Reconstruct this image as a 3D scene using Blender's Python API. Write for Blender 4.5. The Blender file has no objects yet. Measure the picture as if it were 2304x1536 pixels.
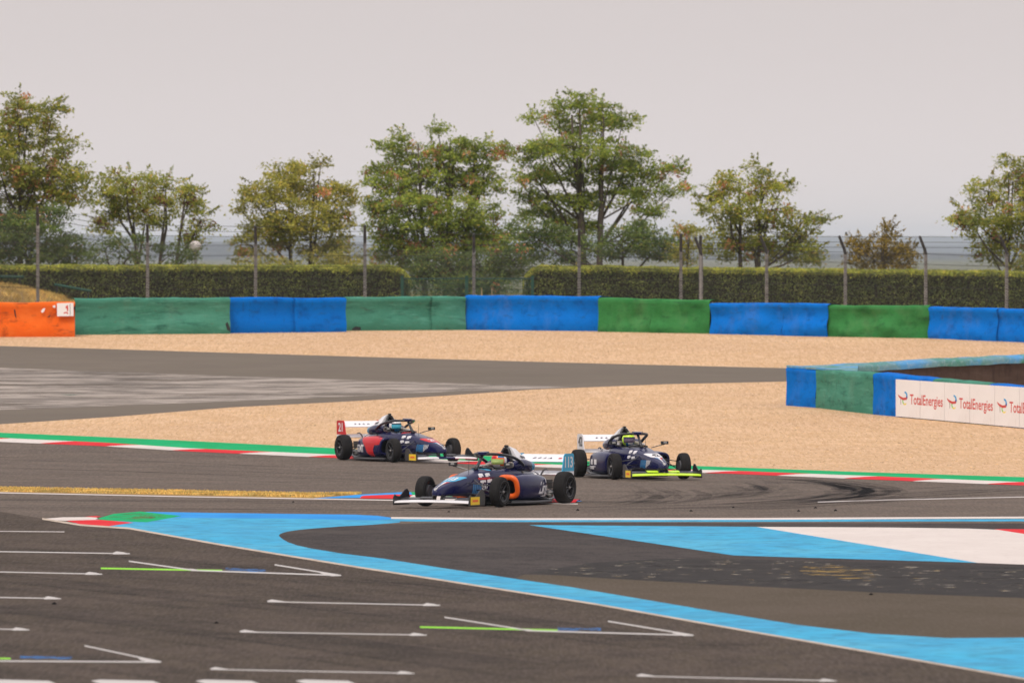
import bpy, bmesh, math, random
import numpy as np
from mathutils import Vector, Matrix, noise as mnoise
from mathutils.bvhtree import BVHTree
from mathutils.geometry import tessellate_polygon

R = math.radians
random.seed(7)
rng = np.random.default_rng(7)
scene = bpy.context.scene
COL = scene.collection

# ------------------------------------------------------------------ camera, sky, sun, exposure
F = 21000.0            # focal length in photograph pixels (2304 wide)
HZ = 560.0             # horizon row
CH = 4.6               # camera height
cd = bpy.data.cameras.new('camera')
cam = bpy.data.objects.new('camera', cd)
COL.objects.link(cam)
cam.location = (0, 0, CH)
cam.rotation_euler = (R(90), 0, 0)
cd.sensor_width = 36.0
cd.lens = 36.0 * F / 2304.0
cd.shift_y = -(768.0 - HZ) / 2304.0
cd.clip_start = 1.0
cd.clip_end = 40000.0
cd.dof.use_dof = True
cd.dof.focus_distance = 178.0
cd.dof.aperture_fstop = 4.6
scene.camera = cam

SUN_EL, SUN_AZ = R(58), R(205)      # azimuth: clockwise from +Y
w = bpy.data.worlds.new('World')
scene.world = w
w.use_nodes = True
nt = w.node_tree
nt.nodes.clear()
wo = nt.nodes.new('ShaderNodeOutputWorld')
sky = nt.nodes.new('ShaderNodeTexSky')
sky.sky_type = 'NISHITA'
sky.sun_disc = False
sky.sun_elevation = SUN_EL
sky.sun_rotation = SUN_AZ
sky.dust_density = 6.0
sky.air_density = 1.2
b1 = nt.nodes.new('ShaderNodeBackground')
b1.inputs['Strength'].default_value = 0.05
nt.links.new(sky.outputs[0], b1.inputs['Color'])
tc = nt.nodes.new('ShaderNodeTexCoord')
sx = nt.nodes.new('ShaderNodeSeparateXYZ')
nt.links.new(tc.outputs['Generated'], sx.inputs[0])
rp = nt.nodes.new('ShaderNodeValToRGB')          # hazy overcast: bright haze on the horizon, bright zenith
for q_, (pos_, val_) in enumerate(((0.0, .78), (.03, .66), (.35, .66), (1.0, .84))):
    e_ = rp.color_ramp.elements[q_] if q_ < 2 else rp.color_ramp.elements.new(pos_)
    e_.position = pos_
    e_.color = (val_, val_, val_, 1)
rp.color_ramp.interpolation = 'EASE'
nt.links.new(sx.outputs['Z'], rp.inputs['Fac'])
b2 = nt.nodes.new('ShaderNodeBackground')
b2.inputs['Color'].default_value = (1.0, 0.905, 0.895, 1)
nt.links.new(rp.outputs[0], b2.inputs['Strength'])
ad = nt.nodes.new('ShaderNodeAddShader')
nt.links.new(b1.outputs[0], ad.inputs[0])
nt.links.new(b2.outputs[0], ad.inputs[1])
nt.links.new(ad.outputs[0], wo.inputs['Surface'])

sl = bpy.data.lights.new('sun', 'SUN')
sl.energy = 1.2
sl.angle = R(14)
sl.color = (1.0, 0.96, 0.90)
so = bpy.data.objects.new('sun', sl)
COL.objects.link(so)
sd = Vector((math.sin(SUN_AZ) * math.cos(SUN_EL), math.cos(SUN_AZ) * math.cos(SUN_EL), math.sin(SUN_EL)))
so.rotation_euler = (-sd).to_track_quat('-Z', 'Y').to_euler()
so.location = sd * 500

vs = scene.view_settings
vs.view_transform = 'Standard'
vs.look = 'None'
vs.exposure = 0.0
vs.gamma = 1.0
vs.use_curve_mapping = False
scene.cycles.use_denoising = True
scene.cycles.max_bounces = 6
scene.cycles.transparent_max_bounces = 12
scene.cycles.volume_bounces = 1

# ------------------------------------------------------------------ terrain profile and pixel helpers
PY = np.array([-200, 168, 190, 212, 228, 244, 266, 288, 300, 420, 700, 1500, 9000, 27000.])
PZ = np.array([0, 0, -.12, -.2, .05, .47, 1.2, 2.07, 2.12, 2.1, 0, -6, -12, -12.])
_h = np.diff(PY); _d = np.diff(PZ) / _h
_m = np.zeros(len(PY))
for _i in range(1, len(PY) - 1):
    if _d[_i - 1] * _d[_i] > 0:
        _w1, _w2 = 2 * _h[_i] + _h[_i - 1], _h[_i] + 2 * _h[_i - 1]
        _m[_i] = (_w1 + _w2) / (_w1 / _d[_i - 1] + _w2 / _d[_i])


def gz(Y):
    i = int(np.clip(np.searchsorted(PY, Y) - 1, 0, len(_h) - 1))
    t = (Y - PY[i]) / _h[i]
    return float(PZ[i] * (2 * t**3 - 3 * t**2 + 1) + _h[i] * _m[i] * (t**3 - 2 * t**2 + t)
                 + PZ[i + 1] * (-2 * t**3 + 3 * t**2) + _h[i] * _m[i + 1] * (t**3 - t**2))


_Ys = np.linspace(60, 300, 4801)
_Vs = np.array([HZ + F * (CH - gz(y)) / y for y in _Ys])


def depth_at(v):
    """distance of the ground seen at row v"""
    if v >= _Vs[0]:
        return F * CH / (v - HZ)
    return float(np.interp(-v, -_Vs, _Ys))


def G(u, v, dz=0.0):
    Y = depth_at(v)
    return Vector(((u - 1152.0) / F * Y, Y, gz(Y) + dz))


def P(u, v, Y):
    return Vector(((u - 1152.0) / F * Y, Y, CH - (v - HZ) / F * Y))


def scale_at(Y):
    return F / Y


# ------------------------------------------------------------------ materials
MATS = {}


def _nodes(name):
    m = bpy.data.materials.new(name)
    m.use_nodes = True
    t = m.node_tree
    b = t.nodes['Principled BSDF']
    return m, t, b


def _c(c):
    return (c[0], c[1], c[2], 1.0)


def srgb(r, g, b):
    def f(x):
        x /= 255.0
        return x / 12.92 if x <= 0.04045 else ((x + 0.055) / 1.055) ** 2.4
    return (f(r), f(g), f(b))


def tex_noise(t, scale, size, detail=4, rough=0.6, rot=0.0):
    """noise in object coordinates; size = (sx, sy, sz) multiplies coordinates"""
    c = t.nodes.new('ShaderNodeTexCoord')
    mp = t.nodes.new('ShaderNodeMapping')
    mp.inputs['Scale'].default_value = size
    mp.inputs['Rotation'].default_value = (0, 0, rot)
    n = t.nodes.new('ShaderNodeTexNoise')
    n.inputs['Scale'].default_value = scale
    n.inputs['Detail'].default_value = detail
    n.inputs['Roughness'].default_value = rough
    t.links.new(c.outputs['Object'], mp.inputs[0])
    t.links.new(mp.outputs[0], n.inputs['Vector'])
    return n


def ramp(t, src, lo, hi, c1, c2):
    r = t.nodes.new('ShaderNodeValToRGB')
    r.color_ramp.elements[0].position = lo
    r.color_ramp.elements[1].position = hi
    r.color_ramp.elements[0].color = _c(c1)
    r.color_ramp.elements[1].color = _c(c2)
    t.links.new(src, r.inputs[0])
    return r


def mix(t, fac, a, b, mode='MIX'):
    n = t.nodes.new('ShaderNodeMix')
    n.data_type = 'RGBA'
    n.blend_type = mode
    if isinstance(fac, (int, float)):
        n.inputs[0].default_value = fac
    else:
        t.links.new(fac, n.inputs[0])
    for s, x in ((6, a), (7, b)):
        if isinstance(x, tuple):
            n.inputs[s].default_value = _c(x)
        else:
            t.links.new(x, n.inputs[s])
    return n.outputs[2]


def layered(name, base, layers, rough=0.8, bump=None, spec=0.3, coat=0.0, rvar=None):
    """layers: (scale, size, lo, hi, colour, amount, rot) mixed over the base by noise"""
    m, t, b = _nodes(name)
    col = base
    for (sc, size, lo, hi, c2, amt, rot) in layers:
        n = tex_noise(t, sc, size, rot=rot)
        r = ramp(t, n.outputs['Fac'], lo, hi, (0, 0, 0), (amt, amt, amt))
        col = mix(t, r.outputs[0], col, c2)
    if isinstance(col, tuple):
        b.inputs['Base Color'].default_value = _c(col)
    else:
        t.links.new(col, b.inputs['Base Color'])
    b.inputs['Roughness'].default_value = rough
    b.inputs['Specular IOR Level'].default_value = spec
    b.inputs['Coat Weight'].default_value = coat
    b.inputs['Coat Roughness'].default_value = 0.12
    if bump:
        sc, size, st, dist = bump
        n = tex_noise(t, sc, size, detail=6)
        bm = t.nodes.new('ShaderNodeBump')
        bm.inputs['Strength'].default_value = st
        bm.inputs['Distance'].default_value = dist
        t.links.new(n.outputs['Fac'], bm.inputs['Height'])
        t.links.new(bm.outputs[0], b.inputs['Normal'])
    if rvar:
        sc, size, lo, hi = rvar
        n = tex_noise(t, sc, size)
        mr = t.nodes.new('ShaderNodeMapRange')
        mr.inputs['From Min'].default_value = 0.3
        mr.inputs['From Max'].default_value = 0.7
        mr.inputs['To Min'].default_value = lo
        mr.inputs['To Max'].default_value = hi
        t.links.new(n.outputs['Fac'], mr.inputs[0])
        t.links.new(mr.outputs[0], b.inputs['Roughness'])
    MATS[name] = m
    return m


def foliage(name, cols, transl=0.35):
    """leaf colours picked per leaf, some light passes through"""
    m, t, b = _nodes(name)
    g = t.nodes.new('ShaderNodeNewGeometry')
    r = t.nodes.new('ShaderNodeValToRGB')
    el = r.color_ramp.elements
    n = len(cols)
    el[0].position, el[0].color = 0.0, _c(cols[0][1])
    el[1].position, el[1].color = 1.0, _c(cols[-1][1])
    for pos, c in cols[1:-1]:
        e = el.new(pos)
        e.color = _c(c)
    t.links.new(g.outputs['Random Per Island'], r.inputs[0])
    n1 = tex_noise(t, 1.3, (1, 1, 1), detail=2)
    dk = ramp(t, n1.outputs['Fac'], .38, .62, (.62, .66, .64), (1.35, 1.30, 1.1))
    c = mix(t, 1.0, r.outputs[0], dk.outputs[0], 'MULTIPLY')
    t.links.new(c, b.inputs['Base Color'])
    b.inputs['Roughness'].default_value = 0.6
    b.inputs['Specular IOR Level'].default_value = 0.25
    tr = t.nodes.new('ShaderNodeBsdfTranslucent')
    t.links.new(c, tr.inputs['Color'])
    ms = t.nodes.new('ShaderNodeMixShader')
    ms.inputs[0].default_value = transl
    out = t.nodes['Material Output']
    t.links.new(b.outputs[0], ms.inputs[1])
    t.links.new(tr.outputs[0], ms.inputs[2])
    t.links.new(ms.outputs[0], out.inputs['Surface'])
    MATS[name] = m
    return m


def patchy(name, base, layers, alpha, rough=0.7):
    """a worn coat: alpha = (scale, size, lo, hi, rot, max) cuts it by noise"""
    m = layered(name, base, layers, rough)
    t = m.node_tree
    b = t.nodes['Principled BSDF']
    sc, size, lo, hi, rot, mx = alpha
    n = tex_noise(t, sc, size, detail=7, rough=.68, rot=rot)
    r = ramp(t, n.outputs['Fac'], lo, hi, (0, 0, 0), (mx, mx, mx))
    t.links.new(r.outputs[0], b.inputs['Alpha'])
    return m


I = (1, 1, 1)
layered('asphalt_track', (0.1338, 0.1078, 0.0850), [
    (.35, (1, 0.6, 1), .35, .7, (0.1902, 0.1519, 0.1247), .8, 0),
    (2.2, (.25, 0.3, 1), .4, .7, (0.0888, 0.0745, 0.0684), .65, R(8)),
    (13, (1, .055, 1), .42, .66, (0.1045, 0.0813, 0.0674), .6, 0),
    (24, (1, .055, 1), .45, .7, (0.2299, 0.1911, 0.1617), .5, 0),
    (60, I, .45, .7, (0.0731, 0.0588, 0.0508), .5, 0)], .88, (90, (1, 1, 1), .35, .01), .25)
layered('asphalt_straight', (0.0751, 0.0592, 0.0428), [
    (.22, (1, 0.6, 1), .35, .7, (0.0982, 0.0784, 0.0583), .9, 0),
    (1.5, (1, 0.4, 1), .42, .66, (0.0461, 0.0368, 0.0326), .75, R(-40)),
    (.7, (1, 0.45, 1), .45, .6, (0.1110, 0.0864, 0.0700), .6, R(-25)),
    (13, (1, .055, 1), .42, .66, (0.0512, 0.0400, 0.0335), .6, 0),
    (24, (1, .055, 1), .45, .7, (0.1451, 0.1184, 0.1011), .55, 0),
    (70, I, .45, .7, (0.0384, 0.0304, 0.0265), .55, 0)], .88, (90, (1, 1, 1), .35, .01), .25)
layered('asphalt_fresh', (0.0515, 0.0443, 0.0424), [
    (.3, (1, 0.6, 1), .35, .7, (0.0739, 0.0637, 0.0594), .9, 0),
    (3.0, (1, 0.45, 1), .45, .66, (0.0358, 0.0313, 0.0307), .75, R(30)),
    (.9, (.5, 0.4, 1), .5, .64, (0.0840, 0.0713, 0.0636), .6, R(10)),
    (24, (1, .055, 1), .45, .8, (0.1176, 0.1058, 0.0975), .35, 0),
    (60, I, .5, .75, (0.0448, 0.0410, 0.0382), .4, 0)], .85, (90, (1, 1, 1), .35, .01), .3)
layered('asphalt_brown', (0.0856, 0.0692, 0.0490), [
    (.3, (1, 0.6, 1), .35, .7, (0.1113, 0.0884, 0.0684), .9, 0),
    (24, (1, .055, 1), .45, .8, (0.1546, 0.1297, 0.1063), .4, 0),
    (60, I, .5, .75, (0.0670, 0.0528, 0.0425), .4, 0)], .9, (90, (1, 1, 1), .35, .01), .2)
layered('asphalt_runoff', (0.1510, 0.1293, 0.1025), [
    (.25, (.6, 0.6, 1), .35, .7, (0.1821, 0.1549, 0.1245), .8, 0),
    (2, (.3, 0.45, 1), .45, .7, (0.1415, 0.1178, 0.1001), .6, R(5)),
    (40, I, .5, .75, (0.1079, 0.0896, 0.0757), .35, 0)], .9, (60, (1, 1, 1), .3, .01), .2)
layered('gravel', (0.5975, 0.3992, 0.2473), [
    (.3, (.6, 0.6, 1), .35, .7, (0.7256, 0.4990, 0.3016), .8, 0),
    (3.5, (.6, 0.8, 1), .5, .72, (0.5335, 0.3437, 0.1870), .45, 0),
    (11, (1, .055, 1), .42, .62, (0.4268, 0.2606, 0.1327), .55, 0),
    (1.2, (.5, 0.6, 1), .42, .64, (0.5335, 0.3437, 0.1870), .6, 0),
    (24, (1, .055, 1), .5, .75, (0.8002, 0.6098, 0.4343), .6, 0)], .95, (18, (1, 0.4, 1), .8, .04), .1)
foliage('gravel_stone', [(0, (.40, .25, .135)), (.3, (.50, .325, .18)), (.65, (.56, .375, .215)), (.9, (.60, .42, .26)), (1, (.64, .49, .34))], 0.0)
layered('dry_ground', (.32, .21, .09), [
    (.4, I, .35, .7, (.40, .28, .12), .8, 0), (12, I, .4, .7, (.2, .13, .05), .5, 0)], .95, (20, I, .5, .03), .1)
foliage('dry_grass', [(0, (0.567, 0.359, 0.112)), (.4, (0.783, 0.524, 0.182)), (.75, (0.891, 0.662, 0.266)), (.93, (0.621, 0.497, 0.168)), (1, (0.378, 0.345, 0.126))], .25)
layered('field', (.13, .15, .06), [(.002, I, .4, .6, (.24, .2, .1), .8, 0), (.01, I, .45, .6, (.07, .1, .045), .8, 0)], .95)
layered('hill_wood_hazed', (.026, .042, .068), [(.004, (1, 1, 1), .4, .6, (.06, .08, .085), .7, 0)], .95)  # woodland colour with bluish distance haze painted into it

BLUE = srgb(70, 150, 205)
layered('paint_blue', (0.062, 0.3560, 0.590), [
    (.5, (1, 0.6, 1), .4, .7, (0.0612, 0.4320, 0.6496), .7, 0),
    (1.6, (.8, 0.6, 1), .46, .66, (0.0648, 0.2640, 0.4176), .6, R(20)),
    (.8, (.5, 0.4, 1), .5, .62, (0.1080, 0.4320, 0.6032), .6, R(8)),
    (5, (.6, 0.6, 1), .48, .64, (0.05, 0.20, 0.31), .65, R(-10)),
    (45, I, .5, .8, (0.0720, 0.4320, 0.6960), .4, 0)], .6, (90, (1, 1, 1), .25, .008), .35)
layered('paint_blue_deep', (0.0280, 0.2460, 0.6272), [
    (.5, (1, 0.6, 1), .4, .7, (0.0560, 0.3600, 0.7840), .7, 0),
    (9, (1, 0.7, 1), .58, .74, (0.0480, 0.2040, 0.3360), .4, 0)], .6, (90, (1, 1, 1), .25, .008), .35)
layered('paint_white', (.62, .56, .52), [
    (.8, (1, 0.6, 1), .4, .7, (.70, .645, .60), .7, 0),
    (6, (1, 0.6, 1), .56, .74, (.42, .37, .33), .45, 0)], .65, (90, I, .2, .008), .3)
layered('paint_cream', (.54, .455, .37), [(2, (1, .6, 1), .42, .66, (.36, .30, .24), .7, 0)], .7)
layered('paint_white_worn', (.56, .52, .50), [
    (2.5, (1, 0.8, 1), .45, .72, (.36, .33, .31), .7, 0), (20, (1, 1, 1), .5, .7, (.24, .21, .2), .4, 0)], .7)
layered('paint_white_grid', (.52, .50, .48), [(2.5, (1, 1, 1), .5, .75, (.5, .47, .46), .5, 0)], .6)
layered('paint_red', (.62, .028, .035), [
    (1.2, (1, 0.7, 1), .42, .7, (.68, .05, .06), .7, 0), (8, (1, 0.7, 1), .56, .75, (.3, .04, .04), .4, 0)], .6, None, .3)
layered('paint_green', (.006, .34, .115), [
    (.8, (1, 0.7, 1), .4, .7, (.01, .42, .17), .8, 0), (6, (1, 0.7, 1), .55, .75, (.02, .20, .08), .5, 0)], .6, None, .3)
layered('paint_lime', (.28, .68, .06), [(5, I, .5, .7, (.2, .45, .06), .5, 0)], .6)
patchy('paint_scribble', (.06, .22, .55), [], (5, (1, 1, 1), .48, .54, 0, .8))
patchy('worn_white_old', (0.3740, 0.3264, 0.2835), [
    (1.0, (.4, .9, 1), .42, .6, (0.1650, 0.1445, 0.1260), .8, R(3)), (2.5, (.3, .8, 1), .5, .62, (0.4840, 0.4280, 0.3780), .6, 0), (.35, (.5, .6, 1), .5, .62, (0.1210, 0.1070, 0.0945), .7, R(-4))],
    (.7, (.45, 1.1, 1), .34, .50, R(2), .92), .85)
patchy('worn_green_old', (.05, .16, .11), [], (1.6, (.4, 0.5, 1), .55, .64, 0, .6), .8)
patchy('tyre_mark', (.028, .026, .027), [], (.9, (.5, 0.6, 1), .32, .75, R(10), .22), .8)
patchy('tyre_mark_soft', (.045, .042, .042), [], (.9, (.5, 0.6, 1), .30, .7, R(10), .2), .75)
patchy('patch_dark', (.040, .037, .036), [(2, (1, 0.6, 1), .45, .7, (.06, .055, .05), .7, 0)], (1.2, (.4, 0.6, 1), .25, .42, R(12), .95), .85)
patchy('patch_specks', (.44, .40, .33), [(3, (1, 1, 1), .5, .6, (.36, .26, .10), .9, 0)], (3.6, (.7, .55, 1), .60, .645, R(6), .9), .85)
patchy('patch_straw', (.40, .27, .09), [], (3, (.5, 0.6, 1), .53, .60, R(8), .85), .9)
patchy('paint_worn_tip', (.16, .07, .03), [], (4, (.5, 0.5, 1), .53, .57, 0, .9), .9)

layered('belt_green_old', (0.0546, 0.2150, 0.1470), [
    (.9, (.7, .7, 1.6), .38, .68, (0.0805, 0.2750, 0.1960), .8, 0),
    (2.2, (.6, .6, 2.2), .52, .72, (0.0182, 0.0880, 0.0608), .75, 0),
    (5, (.6, 1, 2), .60, .75, (0.0980, 0.1050, 0.0588), .45, 0),
    (16, I, .5, .8, (0.0910, 0.3200, 0.2352), .4, 0),
    (3.0, (.5, .5, 3.5), .55, .68, (0.1120, 0.3400, 0.2548), .6, 0)], .75, (6, I, .35, .03), .12)
layered('belt_green_new', (0.0306, 0.1759, 0.0461), [
    (1.2, (1, 1, 1), .38, .68, (0.0542, 0.2424, 0.0707), .8, 0),
    (3.0, (1, 1, 1.4), .5, .72, (0.0140, 0.0978, 0.0268), .6, 0),
    (14, I, .55, .8, (0.0829, 0.2815, 0.1042), .35, 0)], .65, (5, I, .4, .03), .2)
layered('belt_blue', (0.0005, 0.1396, 0.5278), [
    (.9, (1, 1, 1.4), .38, .68, (0.0010, 0.1717, 0.6264), .8, 0),
    (2.6, (1, 1, 1.5), .52, .74, (0.0010, 0.0630, 0.2784), .7, 0),
    (18, I, .55, .8, (0.0096, 0.1946, 0.6728), .3, 0),
    (9, (1, 1, .5), .62, .74, (0.0096, 0.0458, 0.1160), .5, 0)], .7, (6, I, .35, .03), .12)
layered('belt_orange', (.78, .13, .012), [
    (1.0, (1, 1, 1.6), .4, .68, (.86, .20, .035), .8, 0),
    (3.2, (1, 1, 1.2), .56, .72, (.36, .055, .012), .7, 0)], .68, (6, I, .35, .03), .15)
layered('belt_top_faded', (.16, .30, .34), [
    (1.5, I, .4, .62, (.07, .24, .17), .9, 0), (1.1, I, .45, .6, (.10, .32, .62), .9, R(40)),
    (7, I, .5, .75, (.42, .5, .5), .5, 0)], .7, (8, I, .4, .03), .3)
layered('scuff_dark', (.03, .034, .036), [(12, I, .4, .7, (.06, .06, .06), .6, 0)], .8)
layered('tyre_stack', (.016, .016, .017), [(8, I, .4, .7, (.035, .034, .033), .7, 0)], .85)
layered('concrete_brown', (.075, .052, .042), [
    (1.2, (1, 1, 3), .4, .7, (.11, .08, .066), .8, 0), (7, (1, 1, .2), .5, .7, (.045, .032, .028), .6, 0)], .92, (10, I, .4, .02))
layered('board_white', (.84, .83, .83), [(1.1, I, .4, .7, (.78, .76, .75), .7, 0), (6, (1, 1, .4), .6, .8, (.6, .55, .5), .35, 0)], .5, None, .4)
layered('print_red', (.60, .06, .05), [], .5)
layered('print_blue', (.03, .34, .70), [], .5)
layered('print_navy', (.03, .05, .30), [], .5)
layered('print_green', (.25, .62, .20), [], .5)
layered('print_yellow', (.85, .68, .06), [], .5)
layered('galvanised', (.22, .215, .205), [(3, (1, 1, 2), .4, .7, (.36, .345, .33), .8, 0), (20, I, .5, .7, (.22, .2, .19), .5, 0)], .6, None, .4)
layered('galvanised_dark', (.035, .038, .04), [(6, I, .4, .7, (.08, .08, .08), .7, 0)], .6)
layered('wire', (.045, .045, .043), [(4, I, .4, .7, (.08, .076, .072), .7, 0)], .8, None, .1)
layered('rail_green', (.012, .075, .052), [(4, I, .4, .7, (.02, .10, .07), .7, 0)], .6)
layered('stake_wood', (.42, .32, .18), [], .9)
layered('lamp_globe', (.62, .57, .53), [(3, I, .45, .7, (.5, .45, .41), .6, 0)], .35, None, .5)
layered('bark', (.085, .066, .05), [(6, (1, 1, .3), .4, .7, (.14, .115, .09), .8, 0)], .9, (12, (1, 1, .3), .5, .02))
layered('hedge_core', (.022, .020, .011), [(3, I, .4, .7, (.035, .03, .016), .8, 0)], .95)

foliage('leaf_green', [(0, (0.1770, 0.2430, 0.0450)), (.35, (0.2520, 0.3316, 0.0558)), (.75, (0.3438, 0.4136, 0.0693)), (.94, (0.4536, 0.4536, 0.0900)), (1, (0.5544, 0.4050, 0.0954))], .45)
foliage('leaf_warm', [(0, (0.2128, 0.2506, 0.0495)), (.35, (0.3046, 0.3434, 0.0648)), (.75, (0.4155, 0.4266, 0.0792)), (.94, (0.5354, 0.4525, 0.0999)), (1, (0.6653, 0.4018, 0.1170))], .45)
foliage('leaf_olive', [(0, (0.246, 0.259, 0.054)), (.35, (0.341, 0.343, 0.070)), (.75, (0.450, 0.420, 0.090)), (.94, (0.536, 0.448, 0.108)), (1, (0.623, 0.406, 0.120))], .45)
foliage('leaf_orange', [(0, (0.1456, 0.1170, 0.0280)), (.35, (0.2288, 0.1755, 0.0330)), (.7, (0.3120, 0.2223, 0.0390)), (1, (0.4368, 0.3042, 0.0550))])
foliage('leaf_dark', [(0, (0.088, 0.139, 0.038)), (.5, (0.135, 0.195, 0.051)), (.9, (0.195, 0.253, 0.061)), (1, (0.321, 0.260, 0.076))], .4)
foliage('seed_pod', [(0, (0.378, 0.156, 0.078)), (.5, (0.567, 0.247, 0.130)), (1, (0.702, 0.364, 0.208))], .35)
foliage('seed_pod_brown', [(0, (.10, .045, .03)), (.5, (.17, .065, .04)), (1, (.24, .10, .06))], .3)
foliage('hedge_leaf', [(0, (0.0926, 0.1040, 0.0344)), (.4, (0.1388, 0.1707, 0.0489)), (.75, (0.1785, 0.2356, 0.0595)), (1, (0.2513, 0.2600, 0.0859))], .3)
foliage('hedge_top', [(0, (0.2600, 0.3067, 0.0550)), (.45, (0.4160, 0.4666, 0.0792)), (.85, (0.5460, 0.5540, 0.0968)), (1, (0.6240, 0.4817, 0.1089))], .3)  # yellow-green new shoots, brightened to paint in the sunlit top

for _n in ('belt_blue', 'belt_green_old', 'belt_green_new', 'belt_orange'):      # gravel dust thrown on the covers, dark rubs
    _t = MATS[_n].node_tree
    _p = _t.nodes['Principled BSDF']
    _src = _p.inputs['Base Color'].links[0].from_socket
    _d = ramp(_t, tex_noise(_t, 1.1, (1, 1, .5), detail=6, rough=.7).outputs['Fac'], .55, .72, (0, 0, 0), (.10, .10, .10))
    _k = ramp(_t, tex_noise(_t, 2.3, (.5, 1, 2.2), detail=7, rough=.72).outputs['Fac'], .57, .68, (0, 0, 0), (.45, .45, .45))
    _o = mix(_t, _k.outputs[0], mix(_t, _d.outputs[0], _src, (.36, .30, .22)), (.02, .03, .03))
    _t.links.new(_o, _p.inputs['Base Color'])
for _n, _mat in MATS.items():         # dusty, matt outdoor surfaces: hardly any sheen at grazing view
    _b = _mat.node_tree.nodes.get('Principled BSDF')
    if _b and _n.split('_')[0] in ('asphalt', 'paint', 'gravel', 'belt', 'worn', 'patch', 'tyre', 'dry', 'field', 'hill', 'concrete', 'scuff'):
        _b.inputs['Specular IOR Level'].default_value = .05
        _b.inputs['Roughness'].default_value = max(.8, _b.inputs['Roughness'].default_value)

# car materials
layered('car_navy', (.0045, .006, .055), [(1.5, I, .4, .7, (.006, .008, .068), .6, 0)], .22, None, .3, .18)
layered('car_white', (.80, .79, .80), [], .35, None, .5, .3)
layered('car_cyan', (.02, .40, .66), [], .35, None, .5, .4)
layered('car_red', (.60, .010, .018), [(2, I, .4, .7, (.48, .008, .015), .6, 0)], .35, None, .3, .1)
layered('car_orange', (.90, .135, .008), [], .4, None, .5, .3)
layered('car_lime', (.62, .92, .015), [], .4, None, .5, .3)
layered('car_green', (.006, .46, .17), [], .4, None, .5, .3)
layered('car_midblue', (.012, .18, .42), [], .4, None, .5, .3)
layered('car_yellow', (.90, .60, .012), [], .45, None, .5)
layered('car_carbon', (.014, .014, .016), [(30, I, .45, .6, (.022, .022, .024), .8, 0)], .42, None, .5, .3)
layered('car_grey', (.085, .085, .092), [], .5, None, .5)
layered('car_metal', (.38, .37, .36), [], .35, None, .6)
layered('car_pad', (.33, .30, .27), [], .8)
layered('rubber', (.013, .0125, .0125), [(5, I, .4, .7, (.024, .022, .021), .7, 0), (40, I, .5, .7, (.035, .032, .03), .4, 0)], .85, (60, I, .25, .004), .2)
layered('rubber_side', (.015, .015, .015), [(9, I, .45, .7, (.04, .038, .035), .6, 0)], .6)
layered('black_hole', (.004, .004, .005), [], .9, None, .1)
layered('visor_yellow', (.45, .60, .18), [], .12, None, .6, .6)
layered('visor_blue', (.05, .42, .58), [], .1, None, .6, .6)
layered('visor_dark', (.10, .07, .12), [], .1, None, .6, .6)
layered('suit_dark', (.03, .03, .05), [(9, I, .4, .7, (.06, .05, .08), .6, 0)], .85)
layered('mirror_glass', (.5, .52, .55), [], .08, None, .8)


# ------------------------------------------------------------------ object helpers
def link(name, me, mat=None, parent=None, smooth=False):
    o = bpy.data.objects.new(name, me)
    COL.objects.link(o)
    if mat:
        me.materials.append(MATS[mat] if isinstance(mat, str) else mat)
    if parent:
        o.parent = parent
    if smooth:
        me.polygons.foreach_set('use_smooth', np.ones(len(me.polygons), bool))
    return o


def pydata(name, V, Fc, mat=None, parent=None, smooth=False):
    me = bpy.data.meshes.new(name)
    me.from_pydata([tuple(v) for v in V], [], Fc)
    me.validate()
    me.update()
    return link(name, me, mat, parent, smooth)


def npmesh(name, V, quads, mat, parent=None):
    """fast mesh from arrays: V (n,3), quads (m,k)"""
    V = np.ascontiguousarray(V, dtype=np.float32)
    quads = np.ascontiguousarray(quads, dtype=np.int32)
    k = quads.shape[1]
    me = bpy.data.meshes.new(name)
    me.vertices.add(len(V))
    me.vertices.foreach_set('co', V.ravel())
    me.loops.add(quads.size)
    me.loops.foreach_set('vertex_index', quads.ravel())
    me.polygons.add(len(quads))
    me.polygons.foreach_set('loop_start', np.arange(0, quads.size, k, dtype=np.int32))
    me.polygons.foreach_set('loop_total', np.full(len(quads), k, dtype=np.int32))
    me.update(calc_edges=True)
    me.validate()
    return link(name, me, mat, parent)


def empty(name, loc=(0, 0, 0), rz=0.0):
    o = bpy.data.objects.new(name, None)
    COL.objects.link(o)
    o.location = loc
    o.rotation_euler = (0, 0, rz)
    o.empty_display_size = .1
    return o


def tag(o, label=None, cat=None, group=None, kind=None):
    if label: o['label'] = label
    if cat: o['category'] = cat
    if group: o['group'] = group
    if kind: o['kind'] = kind
    return o


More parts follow.
